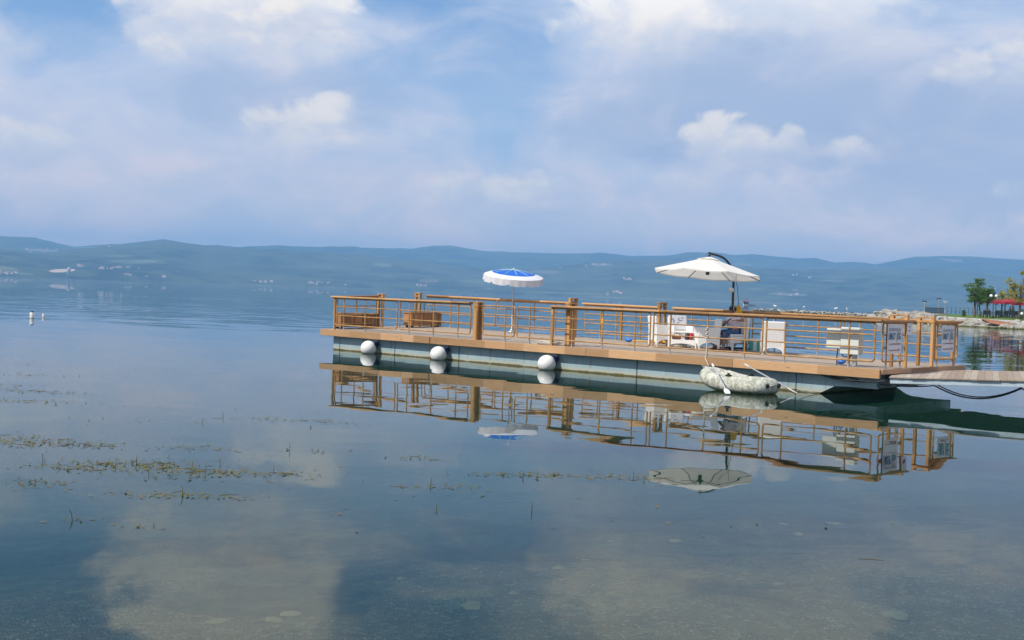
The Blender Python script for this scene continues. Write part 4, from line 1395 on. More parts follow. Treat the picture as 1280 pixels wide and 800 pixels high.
banner(.42, 1.12, .33, .98, 'white printed banner on the end railing left of the gate frames')
banner(3.28, 3.98, .33, .96, 'white printed banner on the end railing at the far right corner')
o = empty('notice', PW(LEN - .07, 1.5, .88), -PHI + math.pi / 2, 'small white paper notice hanging beside the near banner', 'notice')
b = MB(); b.box(-.12, .12, -.004, .004, -.13, .13); b.build('sheet', M['sign'], o)
b = MB(); b.box(-.05, .05, -.0065, -.0045, .04, .055); b.box(-.06, .06, -.0065, -.0045, -.05, -.035); b.build('small_print', M['brown'], o)

# ------------------------------------------------------------------ rope bundle, ribbon, mooring ropes
b = MB(); rg = random.Random(5); pts = []
for i in range(70):
    a = i * .8; r = .10 + .05 * math.sin(i * .37)
    pts.append((math.cos(a) * r * 2.6 + .08 * math.sin(i * .21), math.sin(a) * r, .025 + .028 * (i / 14) * .6 + .01 * math.sin(i)))
b.tube(pts, .016, 5)
b.tube([(-.25, -.02, .03), (-.42, -.06, .02), (-.62, -.03, .015)], .014, 5)
o = b.build('rope_bundle', M['rope']); o.location = PW(9.75, .03); o.rotation_euler = (0, 0, -PHI); tag(o, 'tangled pale rope bundle on the deck edge at the gate', 'rope')
o.location = PW(9.5, .26)
b = MB(); b.box(-.03, .03, -.024, -.02, -.08, .06); b.box(-.024, .024, -.028, .028, -.01, .03)
o = b.build('ribbon', M['yellow']); o.location = PW(11.41, NW, .74); o.rotation_euler = (0, 0, -PHI); tag(o, 'small yellow ribbon tied to a near railing upright', 'ribbon')
b = MB(); p0 = PW(5.13, -.045, .0)
b.tube([p0, p0 + Vector((0, 0, -.2)), p0 + Vector((.02, .0, -.42)), p0 + Vector((.05, .04, -.70))], .010, 5)
tag(b.build('mooring_rope', M['brown']), 'thin brown rope hanging down the pier side by the middle fender', 'rope')

# ------------------------------------------------------------------ dinghy
def dinghy():
    c = Vector((5.08, 26.75, 0)); ax = Vector((.60, -.80, 0)).normalized()
    o = empty('dinghy', c, math.atan2(ax.y, ax.x), 'faded camouflage inflatable dinghy tied against the pier', 'dinghy')
    L, Wd, r = 1.02, .55, .182
    pts, rr = [], []
    n = 44
    for i in range(n):
        a = 2 * math.pi * i / n
        ca, sa = math.cos(a), math.sin(a)
        e = .62
        x = (L - r) * math.copysign(abs(ca) ** e, ca); y = (Wd - r) * math.copysign(abs(sa) ** e, sa)
        if ca < 0: y *= 1 - .30 * (max(0, -x) / (L - r)) ** 2.2
        z = .155 + .24 * max(0, -x / L - .05) ** 1.5
        pts.append((x, y, z)); rr.append(r * (1 - .10 * (x < -.6)))
    b = MB(); b.tube(pts, rr, 16, closed=True); b.build('tube', M['camo'], o)
    b = MB(); k = n
    b.add([(x * .86, y * .80, z - .10) for x, y, z in pts], [tuple(range(k))]); b.add([(x * .86, y * .80, z - .16) for x, y, z in pts], [tuple(reversed(range(k)))]); b.build('floor', M['camo'], o)
    for y in (-.17, .20):
        b = MB(); m = Matrix.Rotation(R(83), 3, 'Y'); b.lathe([(.046, 0), (.05, .02), (.046, .034), (.034, .036), (.03, .02), (.001, .02)], 14, (L - .022, y, .19), m); b.build('valve', M['black'], o)
    b = MB(); b.tube([(L - .02, -.07, .19), (L + .012, -.04, .205), (L + .012, .06, .205), (L - .02, .09, .19)], .014, 6); b.build('grab_handle', M['camo'], o)
    b = MB(); b.tube([(-.95, -.08, .44), (-1.02, -.03, .46), (-1.02, .04, .46), (-.93, .08, .45)], .02, 6); b.build('bow_handle', M['fender'], o)
    b = MB(); b.box(.12, .40, -.36, .36, .16, .24, .03); b.build('seat', M['camo'], o)
    for y in (-1, 1):
        b = MB(); b.box(.0, .12, y * .365 - .05, y * .365 + .05, .335, .375, .01); b.lathe([(.03, .375), (.03, .41), (.001, .412)], 8, (.06, y * .365, 0)); b.build('oar_lock', M['black'], o)
    return o


dinghy()


def oar(p0, p1, label):
    p0, p1 = Vector(p0), Vector(p1); d = (p1 - p0); L = d.length
    o = empty('oar', p0, 0, label, 'oar', 'aluminium oars of the dinghy'); o.rotation_euler = d.to_track_quat('Z', 'Y').to_euler()
    b = MB(); b.tube([(0, 0, 0), (0, 0, L * .5), (0, 0, L * .86)], .014, 8); b.build('shaft', M['alu'], o)
    b = MB()
    prof = [(.018, .82), (.055, .88), (.065, .94), (.05, 1.0)]
    vs = [(sx * w, t, L * z) for w, z in prof for sx in (-1, 1) for t in (-.008, .008)]
    fs = []
    for i in range(3):
        a = i * 4; c = a + 4
        fs += [(a, a + 2, c + 2, c), (a + 1, c + 1, c + 3, a + 3), (a, c, c + 1, a + 1), (a + 2, a + 3, c + 3, c + 2)]
    fs += [(0, 1, 3, 2), (12, 14, 15, 13)]
    b.add(vs, fs); b.build('blade', M['white_plastic'], o)
    b = MB(); b.tube([(0, 0, -.01), (0, 0, .10)], .021, 8); b.build('grip', M['white_plastic'], o)


oar((4.48, 26.6, .58), (4.66, 25.55, .02), 'oar hanging over the near side of the dinghy with its blade at the water')
oar((5.22, 26.72, .60), (6.34, 26.40, .02), 'oar lying across the far side of the dinghy past its right end')
b = MB(); p = PW(14.62, NW - .03, .70)
bow = Vector((4.36, 27.28, .50))
b.tube([p + Vector((0, -.01, .02)), p + Vector((.02, -.02, -.25)), p + Vector((.0, -.02, -.66)), PW(14.7, -.06, -.02), PW(14.85, -.12, -.2), bow], .012, 6)
for i in range(7): b.sphere(.026, p + Vector((.015 * (-1) ** i, -.02, -.05 * i)), 8, 6)
tag(b.build('mooring_rope', M['rope']), 'pale knotted rope from the railing down to the bow of the dinghy', 'rope')
b = MB(); b.tube(curve((6.22, 25.95, .12), (6.9, 26.85, .03), .03, 6), .010, 5)
tag(b.build('mooring_rope', M['rope']), 'short pale rope from the right end of the dinghy to the pontoon', 'rope')

# ------------------------------------------------------------------ buoys
def buoy(loc, h, r, label, dark=True):
    o = empty('buoy', loc, 0, label, 'buoy', 'white mooring buoys on the open water')
    b = MB(); b.lathe([(r * .8, -.15), (r, -.05), (r, h * .72), (r * .85, h * .78)], 14); b.build('body', M['fender'], o)
    b = MB(); b.lathe([(r * .84, h * .782), (r * .6, h * .92), (r * .2, h), (.001, h)], 14); b.build('cap', M['navy'] if dark else M['fender'], o)


buoy((-23.0, 57.5, 0), .36, .105, 'thick white buoy with a dark cap on the open water')
buoy((-23.2, 59.4, 0), .20, .055, 'slim all white buoy right of the dark capped one', False)


# ------------------------------------------------------------------ tour boat
def tour_boat():
    D = 650.0; x = (936 - 640) / FPX * D
    o = empty('tour_boat', (x, D, 0), R(180), 'small red and white boat with a canopy far out on the lake', 'boat')
    o.scale = (.64, .64, .64)
    L = 11.5
    b = MB(); prof = []
    secs = [(-L / 2, .6, 1.5), (-L / 2 + .4, 1.5, 1.1), (-1, 1.8, .9), (2.5, 1.6, 1.0), (L / 2 - 1, .7, 1.4), (L / 2, .08, 1.8)]
    vs = []
    for xx, w, z in secs: vs += [(xx, -w, z), (xx * .96, -w * .6, -.4), (xx * .96, w * .6, -.4), (xx, w, z)]
    fs = []
    for i in range(len(secs) - 1):
        a = i * 4
        for j in range(3): fs.append((a + j, a + 4 + j, a + 5 + j, a + 1 + j))
        fs.append((a + 3, a + 7, a + 4, a))
    fs += [(0, 1, 2, 3), tuple(reversed([len(vs) - 4 + j for j in range(4)]))]
    b.add(vs, fs); b.build('hull', M['boat_white'], o)
    b = MB(); b.box(1.0, 5.0, -1.3, 1.3, 1.0, 2.9, .1); b.box(1.2, 4.6, -1.35, 1.35, 2.0, 2.6); b.build('cabin', M['crate_dark'], o)
    b = MB(); b.box(.6, 5.6, -1.6, 1.6, 3.2, 3.5, .1); b.box(3.4, 5.6, -1.62, 1.62, 2.7, 3.19); b.build('roof', M['boat_red'], o)
    b = MB(); b.box(-4.6, .4, -1.5, 1.5, 3.1, 3.3, .05); b.build('canopy', M['boat_red'], o)
    b = MB()
    for xx in (-4.5, -2, .3):
        for y in (-1.4, 1.4): b.tube([(xx, y, .9), (xx, y, 3.1)], .06, 6)
    b.build('canopy_post', M['boat_white'], o)
    b = MB(); b.tube([(3, 0, 3.5), (3, 0, 5.6)], .05, 6); b.build('flag_pole', M['boat_white'], o)
    b = MB(); b.add([(3.05, 0, 4.6), (2.0, .3, 4.5), (2.0, .3, 5.4), (3.05, 0, 5.5), (3.05, .04, 4.6), (2.0, .34, 4.5), (2.0, .34, 5.4), (3.05, .04, 5.5)], [(0, 1, 2, 3), (7, 6, 5, 4)]); b.build('flag', M['red'], o)


tour_boat()


# ------------------------------------------------------------------ right shore
def hash_rock(r, seed, sq=(1, 1, .7)):
    rg = random.Random(seed); bm = bmesh.new(); bmesh.ops.create_icosphere(bm, subdivisions=2, radius=r)
    o = Vector((rg.uniform(0, 99), rg.uniform(0, 99), 0))
    for v in bm.verts:
        n_ = v.co.normalized(); q = n_ * 1.1 + o
        d = 1 + .45 * mnoise.noise(q) + .2 * mnoise.noise(q * 2.3)
        d = round(d * 6) / 6 * .5 + d * .5
        v.co = Vector((n_.x * sq[0], n_.y * sq[1], n_.z * sq[2])) * r * d
    me = bpy.data.meshes.new('boulder'); bm.to_mesh(me); bm.free(); me.materials.append(M['rock']); return me


def world_at(px, D): return ((px - 640) / FPX * D)


# land: a low tongue with a rocky edge, waterline traced as distance along the view
SH = [(1085, 195), (1100, 176), (1120, 162), (1150, 152), (1180, 144), (1210, 138), (1245, 133), (1290, 130), (1420, 128), (1700, 120)]
BK = [(1085, 205), (1100, 214), (1120, 216), (1150, 216), (1180, 216), (1210, 218), (1245, 222), (1290, 228), (1420, 250), (1700, 280)]
lx = [1083, 1088, 1095] + lin(1100, 1700, 61)
vs, fs = [], []
rows_ = [-.03, 0, .04, .09, .15, .25, .4, .6, .8, .93, 1.0, 1.04]
hh = [-.8, -.1, .45, .75, .95, 1.05, 1.12, 1.15, 1.1, .8, -.1, -.8]
for t, h in zip(rows_, hh):
    for p in lx:
        d0, d1 = ip(SH, p), ip(BK, p); D = d0 + (d1 - d0) * t
        k = min(1, max(.0, (p - 1083) / 22))
        z = h if h < 0 else h * (.25 + .75 * k)
        x = world_at(p, D)
        vs.append((x, D, z + .08 * mnoise.noise((x * .4, D * .4, 0)) * (h > 0)))
n = len(lx)
for j in range(len(rows_) - 1):
    for i in range(n - 1): fs.append((j * n + i, j * n + i + 1, (j + 1) * n + i + 1, (j + 1) * n + i))
b = MB(); b.add(vs, fs, True); tag(b.build('shore_land', M['grass']), kind='structure')


def ground_at(px, D):
    d0, d1 = ip(SH, px), ip(BK, px); t = (D - d0) / (d1 - d0)
    h = ip(list(zip(rows_, hh)), t); k = min(1, max(0, (px - 1083) / 22))
    return Vector((world_at(px, D), D, h * (.25 + .75 * k) if h > 0 else h))


# paved strip along the edge
b = MB(); vs = []
pp = lin(1165, 1690, 50)
for p in pp:
    d0 = ip(SH, p); a = ground_at(p, d0 + 6.5); c = ground_at(p, d0 + 10.5)
    vs += [(a.x, a.y, a.z + .06), (c.x, c.y, c.z + .05), (a.x, a.y, a.z - .4), (c.x, c.y, c.z - .4)]
for i in range(len(pp) - 1):
    a = i * 4; fs = [(a, a + 4, a + 5, a + 1), (a + 2, a + 6, a + 4, a), (a + 1, a + 5, a + 7, a + 3)]
    b.f += fs; b.mi += [0] * 3; b.smooth += [False] * 3
b.v = vs
tag(b.build('path', M['path']), kind='structure')

rock_meshes = [hash_rock(1.0, 30 + i, [(1, 1, .62), (1.3, .9, .55), (.9, 1.1, .8), (1.5, 1, .45), (1.1, 1.2, .6)][i % 5]) for i in range(9)]
rg = random.Random(21)
kr = 0
for px in lin(1098, 1330, 138):
    for rep in range(2):
        p = px + rg.uniform(-2, 2); d0 = ip(SH, p)
        left = p < 1172
        t = rg.uniform(-.5, 7.5 if left else 5.0)
        q = ground_at(p, d0 + t)
        s = rg.uniform(.28, .85) * (.95 if left else .75)
        o = bpy.data.objects.new('boulder', rock_meshes[kr % 9]); col.objects.link(o)
        o.location = (q.x, q.y, max(q.z, -.1) + s * .12 + (rg.uniform(0, .25) if left and t > 3 else 0)); o.scale = (s, s, s); o.rotation_euler = (rg.uniform(-.3, .3), rg.uniform(-.3, .3), rg.uniform(0, 6.28))
        tag(o, 'grey weathered boulder piled among others along the right shore', 'boulder', 'boulders along the shore'); kr += 1
for p, dt, s, sc3 in [(1244, 3.4, 1.0, (2.9, 1.3, .55))]:
    q = ground_at(p, ip(SH, p) + dt); me = rock_meshes[3].copy(); me.materials.clear(); me.materials.append(M['rock_red'])
    o = bpy.data.objects.new('slab', me); col.objects.link(o); o.location = (q.x, q.y - 2.2, .55); o.scale = (1.5, .8, .5); o.rotation_euler = (.25, .10, .1)
    tag(o, 'large rust red rock slab tilted on the shore bank', 'rock')

# breakwater of pale rocks
b = MB(); rg = random.Random(4)
for i in range(430):
    t = i / 429; px = 944 + t * 165; D = 262 - 60 * t
    x = world_at(px, D); s = rg.uniform(.35, .6)
    bm_ = rock_meshes[i % 9]; rot = Matrix.Rotation(rg.uniform(0, 6.28), 3, 'Z')
    b.add([rot @ (v.co * s) + Vector((x + rg.uniform(-.5, .5), D + rg.uniform(-1.2, 1.2), rg.uniform(.0, .32))) for v in bm_.vertices], [tuple(p.vertices) for p in bm_.polygons])
tag(b.build('breakwater', M['rock_pale']), 'long low breakwater of pale rocks behind the pier railing', 'breakwater')
for i, (px, t) in enumerate([(968, .15), (1004, .37), (1044, .61), (1058, .69)]):
    D = 262 - 60 * t; x = world_at(px, D)
    o = empty('gull', (x, D, 1.0), rg.uniform(0, 6), 'white gull standing on top of the long breakwater', 'bird', 'gulls on the breakwater')
    b = MB(); b.sphere(.20, (0, 0, .28), 10, 7, (1.7, .8, .8)); b.sphere(.09, (.30, 0, .48), 8, 6); b.tube([(.22, 0, .34), (.30, 0, .46)], .07, 6); b.tube([(.36, 0, .48), (.46, 0, .46)], [.025, .008], 5); b.add([(-.28, -.08, .30), (-.28, .08, .30), (-.58, 0, .30), (-.28, 0, .36)], [(0, 2, 3), (1, 3, 2), (0, 1, 2), (0, 3, 1)])
    b.tube([(0, -.06, -.1), (0, -.06, .2)], .015, 4); b.tube([(0, .06, -.1), (0, .06, .2)], .015, 4)
    b.build('body', M['fender'], o)


# trees
def tree(px, D, H, crown, lm, label, seed, trunk_r=.14, nleaf=3200, bare=.32, ls=.17):
    rg = random.Random(seed); g0 = ground_at(px, D)
    o = empty('tree', (g0.x, g0.y, g0.z - .1), 0, label, 'tree')
    b = MB(); top = Vector((rg.uniform(-.2, .2), 0, H * .72))
    b.tube([(0, 0, 0), (.03, 0, H * .2), (rg.uniform(-.1, .1), 0, H * .45), top], [trunk_r * 1.3, trunk_r, trunk_r * .8, trunk_r * .3], 8)
    lobes = []
    for (cx, cz, r) in crown:
        c = Vector((cx, rg.uniform(-.5, .5) * r, cz)); lobes.append((c, r))
        s0 = Vector((0, 0, H * rg.uniform(.30, .5)))
        b.tube([s0, s0.lerp(c, .55) + Vector((0, 0, -.12)), c], [trunk_r * .5, trunk_r * .3, trunk_r * .1], 6)
        for k in range(5):
            d = Vector((rg.gauss(0, 1), rg.gauss(0, 1), rg.gauss(.3, .7))).normalized()
            b.tube([c.lerp(s0, .3), c + d * r * .9], [trunk_r * .14, trunk_r * .04], 4)
    b.build('trunk', M['bark'], o)
    b = MB(); tot = sum(r ** 2 for _, r in lobes)
    for (c, r) in lobes:
        k = int(nleaf * r ** 2 / tot)
        # clumps inside the lobe leave gaps between them
        cl = []
        for i in range(int(9 + r * 9)):
            d = Vector((rg.gauss(0, 1), rg.gauss(0, 1), rg.gauss(0, .9))).normalized()
            cl.append((c + d * r * rg.uniform(.35, 1.0), r * rg.uniform(.2, .42)))
        for i in range(k):
            cc, rr = rg.choice(cl)
            d = Vector((rg.gauss(0, 1), rg.gauss(0, 1), rg.gauss(0, .7)))
            p = cc + d * rr * .5
            u = Vector((rg.gauss(0, 1), rg.gauss(0, 1), rg.gauss(0, .6))).normalized(); w = u.cross(Vector((rg.gauss(0, 1), rg.gauss(0, 1), rg.gauss(0, 1)))).normalized()
            L = ls * rg.uniform(.6, 1.3)
            b.add([p, p + u * L * .5 + w * L * .34, p + u * L, p + u * L * .5 - w * L * .34], [(0, 1, 2, 3)])
    b.build('crown', lm, o)


tree(1217.5, 158, 5.0, [(-.1, 3.1, 1.1), (.25, 4.15, 1.0), (-.45, 3.9, .9), (.0, 2.4, .85), (.35, 4.75, .55), (-.6, 2.3, .6), (.7, 3.2, .7)], M['leaf_green'], 'tall green park tree, leftmost on the right shore', 31)
tree(1223.5, 160, 3.9, [(.2, 2.9, .8), (.1, 2.2, .7), (.5, 3.3, .55)], M['leaf_green'], 'slim green tree close right of the leftmost park tree', 32, .10, 2200)
tree(1233, 156, 4.4, [(.0, 3.3, .8), (-.4, 2.7, .75), (.45, 2.9, .7), (.3, 3.7, .45), (.0, 2.3, .6)], M['leaf_green'], 'green park tree standing just left of the globe street lamp', 33, .12, 2600)
tree(1251, 172, 4.4, [(-.3, 2.5, .85), (.4, 2.9, .8), (.1, 3.5, .55), (.9, 2.4, .6), (-.9, 2.2, .5)], M['leaf_yellow'], 'small yellowing tree behind the street lamp', 34, .12, 2200)
tree(1273.5, 150, 6.6, [(.0, 4.0, 1.2), (1.1, 4.9, 1.3), (-.9, 3.4, .8), (-1.1, 4.4, .7), (1.2, 3.3, 1.1), (.0, 2.7, 1.0), (-1.7, 3.0, .7), (-1.5, 4.9, .45), (.5, 5.8, .7), (2.2, 4.2, 1.1)], M['leaf_yellow'], 'large yellowing tree at the right edge before the red canopies', 35, .15, 5200)
tree(1300, 165, 6.2, [(.0, 4.0, 1.3), (-.9, 4.9, 1.0), (1.0, 3.6, 1.2), (.3, 5.4, .8)], M['leaf_green'], 'green tree beyond the right edge of the red canopies', 36, .15, 2600)


# shrubs
def shrub(px, D, h, w, label, seed, lm='leaf_green', n=500):
    rg = random.Random(seed); q = ground_at(px, D)
    o = empty('shrub', (q.x, q.y, q.z - .05), 0, label, 'shrub')
    b = MB(); b.tube([(0, 0, 0), (0, 0, h * .6)], [.04, .02], 6)
    for k in range(6): b.tube([(0, 0, h * .15), (rg.uniform(-w, w) * .4, rg.uniform(-w, w) * .4, h * rg.uniform(.5, .85))], [.02, .008], 4)
    b.build('stem', M['bark'], o)
    b = MB()
    for i in range(n):
        a = rg.uniform(0, 6.28); z = rg.uniform(.05, 1); r = w * .5 * math.sqrt(rg.uniform(.2, 1)) * (1 - .35 * z ** 3)
        p = Vector((math.cos(a) * r, math.sin(a) * r, z * h)); u = Vector((rg.gauss(0, 1), rg.gauss(0, 1), rg.gauss(.4, .8))).normalized(); v = u.cross(Vector((0, .3, 1))).normalized(); L = .12
        b.add([p, p + u * L * .5 + v * L * .3, p + u * L, p + u * L * .5 - v * L * .3], [(0, 1, 2, 3)])
    b.build('foliage', M[lm], o)


shrub(1204, 158, .85, .55, 'trimmed green shrub alone on the grass left of the trees', 51)
shrub(1224.5, 154, .8, .4, 'low yellow green shrub at the foot of the slim tree', 52, 'leaf_yellow', 350)
shrub(1251, 160, 1.0, .75, 'round green shrub among the dark chairs', 53)
shrub(1278, 148, 1.3, 1.0, 'dark green bush at the right edge under the yellowing tree', 54, 'leaf_green', 800)


# street lamp
def lamp(px, D):
    q = ground_at(px, D); o = empty('street_lamp', q, 0, 'dark street lamp with two white globes between the park trees', 'street lamp')
    b = MB(); b.lathe([(.16, 0), (.16, .25), (.07, .35), (.055, 3.6), (.05, 3.75), (.001, 3.76)], 10); b.build('pole', M['dark_green_paint'], o)
    for sx in (-1, 1):
        b = MB(); b.tube([(0, 0, 2.45), (sx * .2, 0, 2.5), (sx * .33, 0, 2.6)], .03, 6); b.build('arm', M['dark_green_paint'], o)
        b = MB(); b.sphere(.20, (sx * .33, 0, 2.79), 14, 10); b.build('globe', M['globe'], o)
    b = MB(); b.beam((0, 0, 3.7), (.32, 0, 3.78), .12, .05); b.build('bracket', M['boat_white'], o)


lamp(1240.5, 152)
q = ground_at(1276.5, 143); o = empty('garden_lamp', q, 0, 'low garden lamp with a white globe before the dark bush', 'lamp')
b = MB(); b.lathe([(.09, 0), (.05, .08), (.045, .62), (.09, .66), (.001, .67)], 8); b.build('pole', M['dark_green_paint'], o)
b = MB(); b.sphere(.17, (0, 0, .83), 12, 8); b.build('globe', M['globe'], o)


# red canopies
def pavilion(px, D, w, d, zh, pk, label):
    q = ground_at(px, D); o = empty('pavilion', q, R(4), label, 'canopy', 'red canopies over the lakeside tables')
    b = MB(); n_ = 10; vs = []
    for i in range(n_ + 1):
        for j in range(n_ + 1):
            u, v = i / n_ * 2 - 1, j / n_ * 2 - 1; m_ = max(abs(u), abs(v))
            vs.append((u * w / 2, v * d / 2, zh + pk * (1 - m_) ** 1.15 - .05 * m_ * (1 - abs(abs(u) - abs(v)))))
    fs = [(i * (n_ + 1) + j, (i + 1) * (n_ + 1) + j, (i + 1) * (n_ + 1) + j + 1, i * (n_ + 1) + j + 1) for i in range(n_) for j in range(n_)]
    b.add(vs, fs, True); b.build('roof', M['red_canvas'], o)
    b = MB()
    for (x0, y0, x1, y1) in [(-w / 2, -d / 2, w / 2, -d / 2), (w / 2, -d / 2, w / 2, d / 2), (w / 2, d / 2, -w / 2, d / 2), (-w / 2, d / 2, -w / 2, -d / 2)]:
        b.add([(x0, y0, zh - .05), (x1, y1, zh - .05), (x1, y1, zh - .32), (x0, y0, zh - .32)], [(0, 1, 2, 3)])
    b.build('valance', M['red_canvas'], o)
    for sx in (-1, 1):
        for sy in (-1, 1):
            b = MB(); b.tube([(sx * (w / 2 - .08), sy * (d / 2 - .08), 0), (sx * (w / 2 - .08), sy * (d / 2 - .08), zh - .06)], .05, 6); b.build('post', M['dark_green_paint'], o)
    b = MB()
    for sy in (-1, 1): b.tube([(-w / 2, sy * (d / 2 - .08), zh - .1), (w / 2, sy * (d / 2 - .08), zh - .1)], .04, 6)
    b.build('rail', M['dark_green_paint'], o)


pavilion(1264, 168, 4.0, 3.6, 2.15, .6, 'red peaked canopy in the middle, behind the large yellowing tree')
pavilion(1238, 172, 2.9, 3.0, 2.15, .5, 'small red canopy seen between the park trees and the street lamp')
pavilion(1292, 150, 4.2, 3.6, 2.05, .8, 'red canopy cut by the right edge of the view')


def cafe_chair(loc, rz):
    o = empty('cafe_chair', loc, rz, 'dark chair set out on the grass under the red canopies', 'chair', 'dark chairs under the red canopies')
    b = MB(); b.box(-.25, .25, -.24, .24, .40, .46, .02); b.build('seat', M['crate_dark'], o)
    b = MB(); b.box(-.26, .26, .21, .27, .47, .95, .02); b.build('backrest', M['crate_dark'], o)
    for sx in (-1, 1):
        b = MB(); b.box(sx * .25 - .03, sx * .25 + .03, -.24, .2, .60, .66, .01); b.build('arm', M['crate_dark'], o)
        for y in (-.2, .22):
            b = MB(); b.box(sx * .22 - .025, sx * .22 + .025, y - .025, y + .025, 0, .40); b.build('leg', M['crate_dark'], o)
    return o


q = ground_at(1228.5, 152)
c0 = cafe_chair(q, R(200))
for i, (px, D, rz) in enumerate([(1234.5, 153, 170), (1237, 155, 30), (1244, 153, 190), (1247.5, 155, 150), (1255.5, 153, 185), (1259, 156, 20), (1263, 153, 170), (1268, 154, 200), (1272, 154, 160)]):
    c = copy_tree(c0); c.location = ground_at(px, D); c.rotation_euler = (0, 0, R(rz))
for px, D, lb in [(1240, 156, 'dark round table between dark chairs by the street lamp'), (1258, 157, 'dark round table between dark chairs under the middle red canopy'), (1267, 157, 'dark round table at the right under the middle red canopy')]:
    o = empty('cafe_table', ground_at(px, D), 0, lb, 'table')
    b = MB(); b.lathe([(.45, .70), (.46, .72), (.45, .75), (.001, .751)], 16); b.build('table_top', M['crate_dark'], o)
    b = MB(); b.lathe([(.25, 0), (.06, .05), (.05, .70)], 10); b.build('pedestal', M['crate_dark'], o)
# people-high heap of folded umbrellas and menu boards under the canopy
for px, D, h, lb in [(1261.5, 158, 1.55, 'taller folded dark parasol standing under the middle canopy'), (1265.5, 158, 1.75, 'dark folded parasol standing right of the other folded one')]:
    o = empty('folded_parasol', ground_at(px, D), 0, lb, 'parasol')
    b = MB(); b.tube([(0, 0, 0), (0, 0, h + .1)], .03, 6); b.build('pole', M['dark_green_paint'], o)
    b = MB(); b.lathe([(.10, .45), (.24, .55), (.20, 1.0), (.10, h - .1), (.02, h)], 9); b.build('cover', M['crate_dark'], o)

# lookout on the tip: dark railing and three posts with tilted heads
def lookout(p0, p1, D, label):
    a, c = ground_at(p0, D), ground_at(p1, D); a.z = c.z = 1.35
    o = empty('lookout_fence', a, math.atan2(c.y - a.y, c.x - a.x), label, 'fence')
    L = (c - a).length; b = MB()
    for i in range(int(L / .10)): b.box(i * .10, i * .10 + .055, -.02, .02, .06, .66)
    b.build('slat_panel', M['steel_dark'], o)
    b = MB(); b.box(-.05, L + .05, -.04, .04, .66, .72); b.box(-.05, L, -.03, .03, 0, .06); b.build('rail', M['steel_dark'], o)
    b = MB(); b.box(0, L, -.2, .9, -1.5, -.01); b.build('base', M['rock'], o)


lookout(1155.5, 1180, 163, 'dark slatted fence of the lookout above the shore rocks')
for px, D, h, flip, lb in [(1154.5, 163, 1.5, -1, 'pale lookout lamp post with a dark head, leftmost of three'), (1172, 165, 1.95, 1, 'pale lookout lamp post in the middle behind the dark fence'), (1180.5, 164, 1.6, -1, 'pale lookout lamp post at the right end of the dark fence')]:
    q = ground_at(px, D); q.z = 1.25
    o = empty('lookout_lamp', q, 0, lb, 'lamp post', 'lamp posts of the lookout')
    b = MB(); b.lathe([(.11, 0), (.09, .1), (.065, h - .25), (.10, h - .15), (.10, h), (.001, h)], 10); b.build('pole', M['zinc'], o)
    b = MB(); b.beam((-.28, 0, h + .12 - flip * .06), (.28, 0, h + .12 + flip * .06), .22, .12); b.tube([(0, 0, h), (0, 0, h + .1)], .03, 6); b.build('head', M['crate_dark'] if px < 1176 else M['boat_white'], o)
# thin fence along the back of the lawn
a = ground_at(1183, 200); c = ground_at(1240, 205)
o = empty('lawn_fence', a, math.atan2(c.y - a.y, c.x - a.x), 'thin dark wire fence along the back of the lawn', 'fence'); L = (c - a).length
b = MB()
for i in range(int(L / 1.0) + 1): b.tube([(i * 1.0, 0, 0), (i * 1.0, 0, 1.15)], .035, 5)
b.build('post', M['steel_dark'], o)
b = MB()
for z in (.4, .75, 1.1): b.tube([(0, 0, z), (L, 0, z)], .014, 4)
b.build('wire', M['steel_dark'], o)

# ------------------------------------------------------------------ water plants and stones
b = MB(); rg = random.Random(9)


def weed_leaf(x, y, L, a, z=.004):
    d = Vector((math.cos(a), math.sin(a), 0)); s = Vector((-d.y, d.x, 0)) * L * rg.uniform(.15, .32); p = Vector((x, y, z + rg.uniform(0, .006)))
    t = Vector((0, 0, rg.uniform(0, .35) * L))
    b.add([p, p + d * L * .5 + s + t * .3, p + d * L + t, p + d * L * .5 - s], [(0, 1, 2, 3)])


def stem(x, y, h):
    a = rg.uniform(0, 6.28); lean = rg.uniform(.0, .5) * h
    p0 = Vector((x, y, -.05)); p1 = Vector((x + math.cos(a) * lean * .4, y + math.sin(a) * lean * .4, h * .6)); p2 = Vector((x + math.cos(a) * lean, y + math.sin(a) * lean, h))
    pts = [p0, p1, p2]
    if rg.random() < .12: pts.append(p2 + Vector((math.cos(a) * .05, math.sin(a) * .05, -h * .5)))
    b.tube(pts, [.0038, .0034, .002, .0015][:len(pts)], 4)


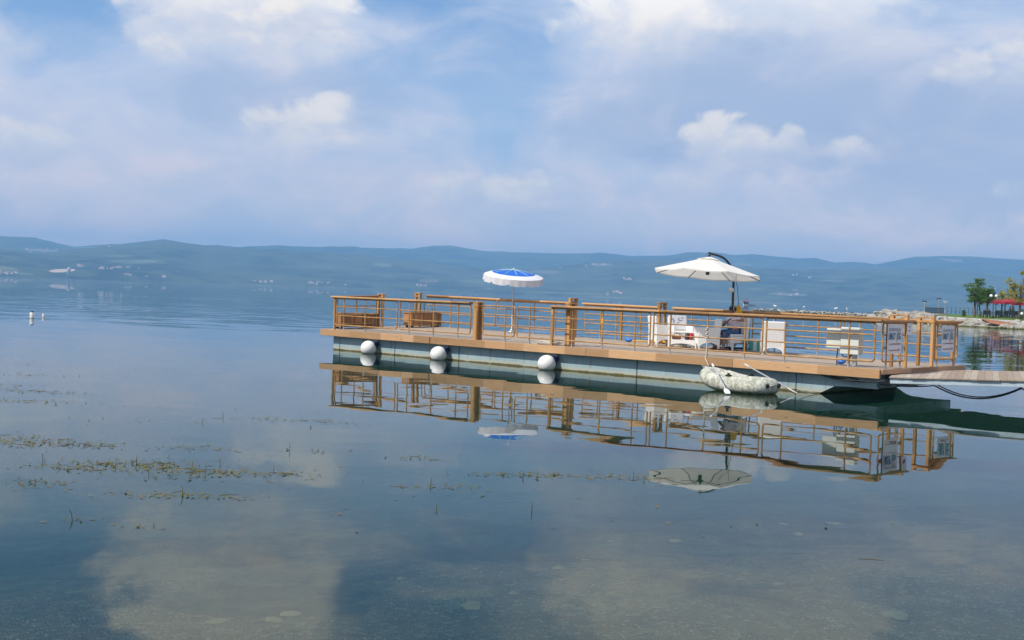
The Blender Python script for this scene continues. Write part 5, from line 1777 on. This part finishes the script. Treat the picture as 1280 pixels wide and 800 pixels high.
clusters = [(-6.1, 14.6, .7, .45, 70, 0), (-5.2, 14.42, .55, .22, 60, 2), (-6.6, 14.2, .6, .3, 40, 2), (-4.05, 12.95, .62, .28, 110, 14), (-3.5, 12.5, .7, .35, 60, 8), (-4.5, 12.6, .6, .12, 40, 3), (-4.6, 11.6, .35, .25, 25, 1), (-8.4, 20.9, .9, .25, 45, 0),
            (-9.3, 21.9, .8, .25, 25, 0), (-7.7, 19.2, 1.0, .25, 40, 0), (-9.6, 24.2, 1.0, .3, 18, 0), (-3.72, 14.5, .35, .2, 22, 0), (-3.05, 11.2, .6, .12, 40, 1), (-3.05, 12.7, .45, .15, 25, 4), (-2.6, 12.65, .5, .1, 22, 0),
            (.15, 13.2, .5, .12, 30, 0), (.75, 13.25, .65, .18, 30, 5), (1.4, 13.3, .4, .15, 16, 2), (-.55, 12.2, .5, .15, 16, 2), (-2.96, 17.8, .7, .2, 22, 0), (-3.6, 17.8, .6, .15, 12, 1), (-2.4, 14.6, .4, .15, 8, 2), (-1.1, 14.2, .3, .1, 10, 0),
            (-3.55, 9.9, .15, .1, 4, 2), (-2.95, 9.75, .1, .05, 3, 1), (-5.0, 11.1, .2, .1, 8, 3), (17.8, 50, 3.0, .8, 60, 0), (15, 47, 3.0, .6, 30, 0), (-11, 27, 2, .5, 14, 0), (-5.5, 17, 2, 1.5, 14, 2), (-1.5, 12, 3, 2, 14, 3), (2.5, 11.5, 2, 1.2, 6, 0)]
pale = []
for (cx, cy, sx, sy, nl, ns) in clusters:
    for i in range(int(nl * 2.1)): weed_leaf(rg.gauss(cx, sx * .6), rg.gauss(cy, sy * .6), rg.uniform(.018, .065), rg.uniform(0, 6.28))
    for i in range((ns + 1) // 2): stem(rg.gauss(cx, sx * .55), rg.gauss(cy, sy * .6), rg.uniform(.02, .10))
b.cur = 1
for (cx, cy, sx, sy, nl, ns) in clusters:
    for i in range(nl // 2): weed_leaf(rg.gauss(cx + .1, sx * .9), rg.gauss(cy - .08, sy * .8), rg.uniform(.02, .08), rg.gauss(0, .5), .001)
for (cx, cy, sx, sy, nl, ns) in clusters:
    for i in range(nl // 9 + 1):
        x, y = rg.gauss(cx, sx * .7), rg.gauss(cy, sy * .7); a = rg.gauss(0, .7); L = rg.uniform(.06, .24); q = [Vector((x, y, .001))]
        for k in range(4):
            a += rg.gauss(0, .45); q.append(q[-1] + Vector((math.cos(a) * L / 4, math.sin(a) * L / 4, 0)))
        b.tube(q, [.002, .003, .003, .0025, .0015], 4)
tag(b.build('pondweed', [M['weed'], M['weed_pale']]), 'patches of floating pondweed with upright stems on the calm water', 'pondweed', kind='stuff')

stone_me = [hash_rock(1.0, 80 + i, (1.2, .9, .28)) for i in range(4)]
for me in stone_me: me.materials.clear(); me.materials.append(M['bed_stone'])
for i, (x, y, s) in enumerate([(.82, 11.9, .17), (-.24, 9.5, .18), (-1.67, 8.75, .14), (-2.07, 8.7, .22), (3.0, 9.1, .17), (1.95, 13.6, .14), (3.4, 13.8, .15), (4.2, 15.2, .16), (-1.6, 9.05, .15), (.1, 9.9, .12), (1.2, 13.6, .13), (3.5, 15.0, .11), (2.4, 10.4, .10), (-.9, 10.6, .12), (.5, 10.9, .1)]):
    o = bpy.data.objects.new('lake_stone', stone_me[i % 4]); col.objects.link(o)
    s *= .5 * (0.7 + 0.6 * ((i * 37) % 10) / 10); o.location = (x, y, bed_z(x, y) + s * .05); o.scale = (s, s, s); o.rotation_euler = (0, 0, i * 1.3)
    tag(o, 'pale flat stone lying on the lake bed under clear water', 'stone', 'pale stones under the water')
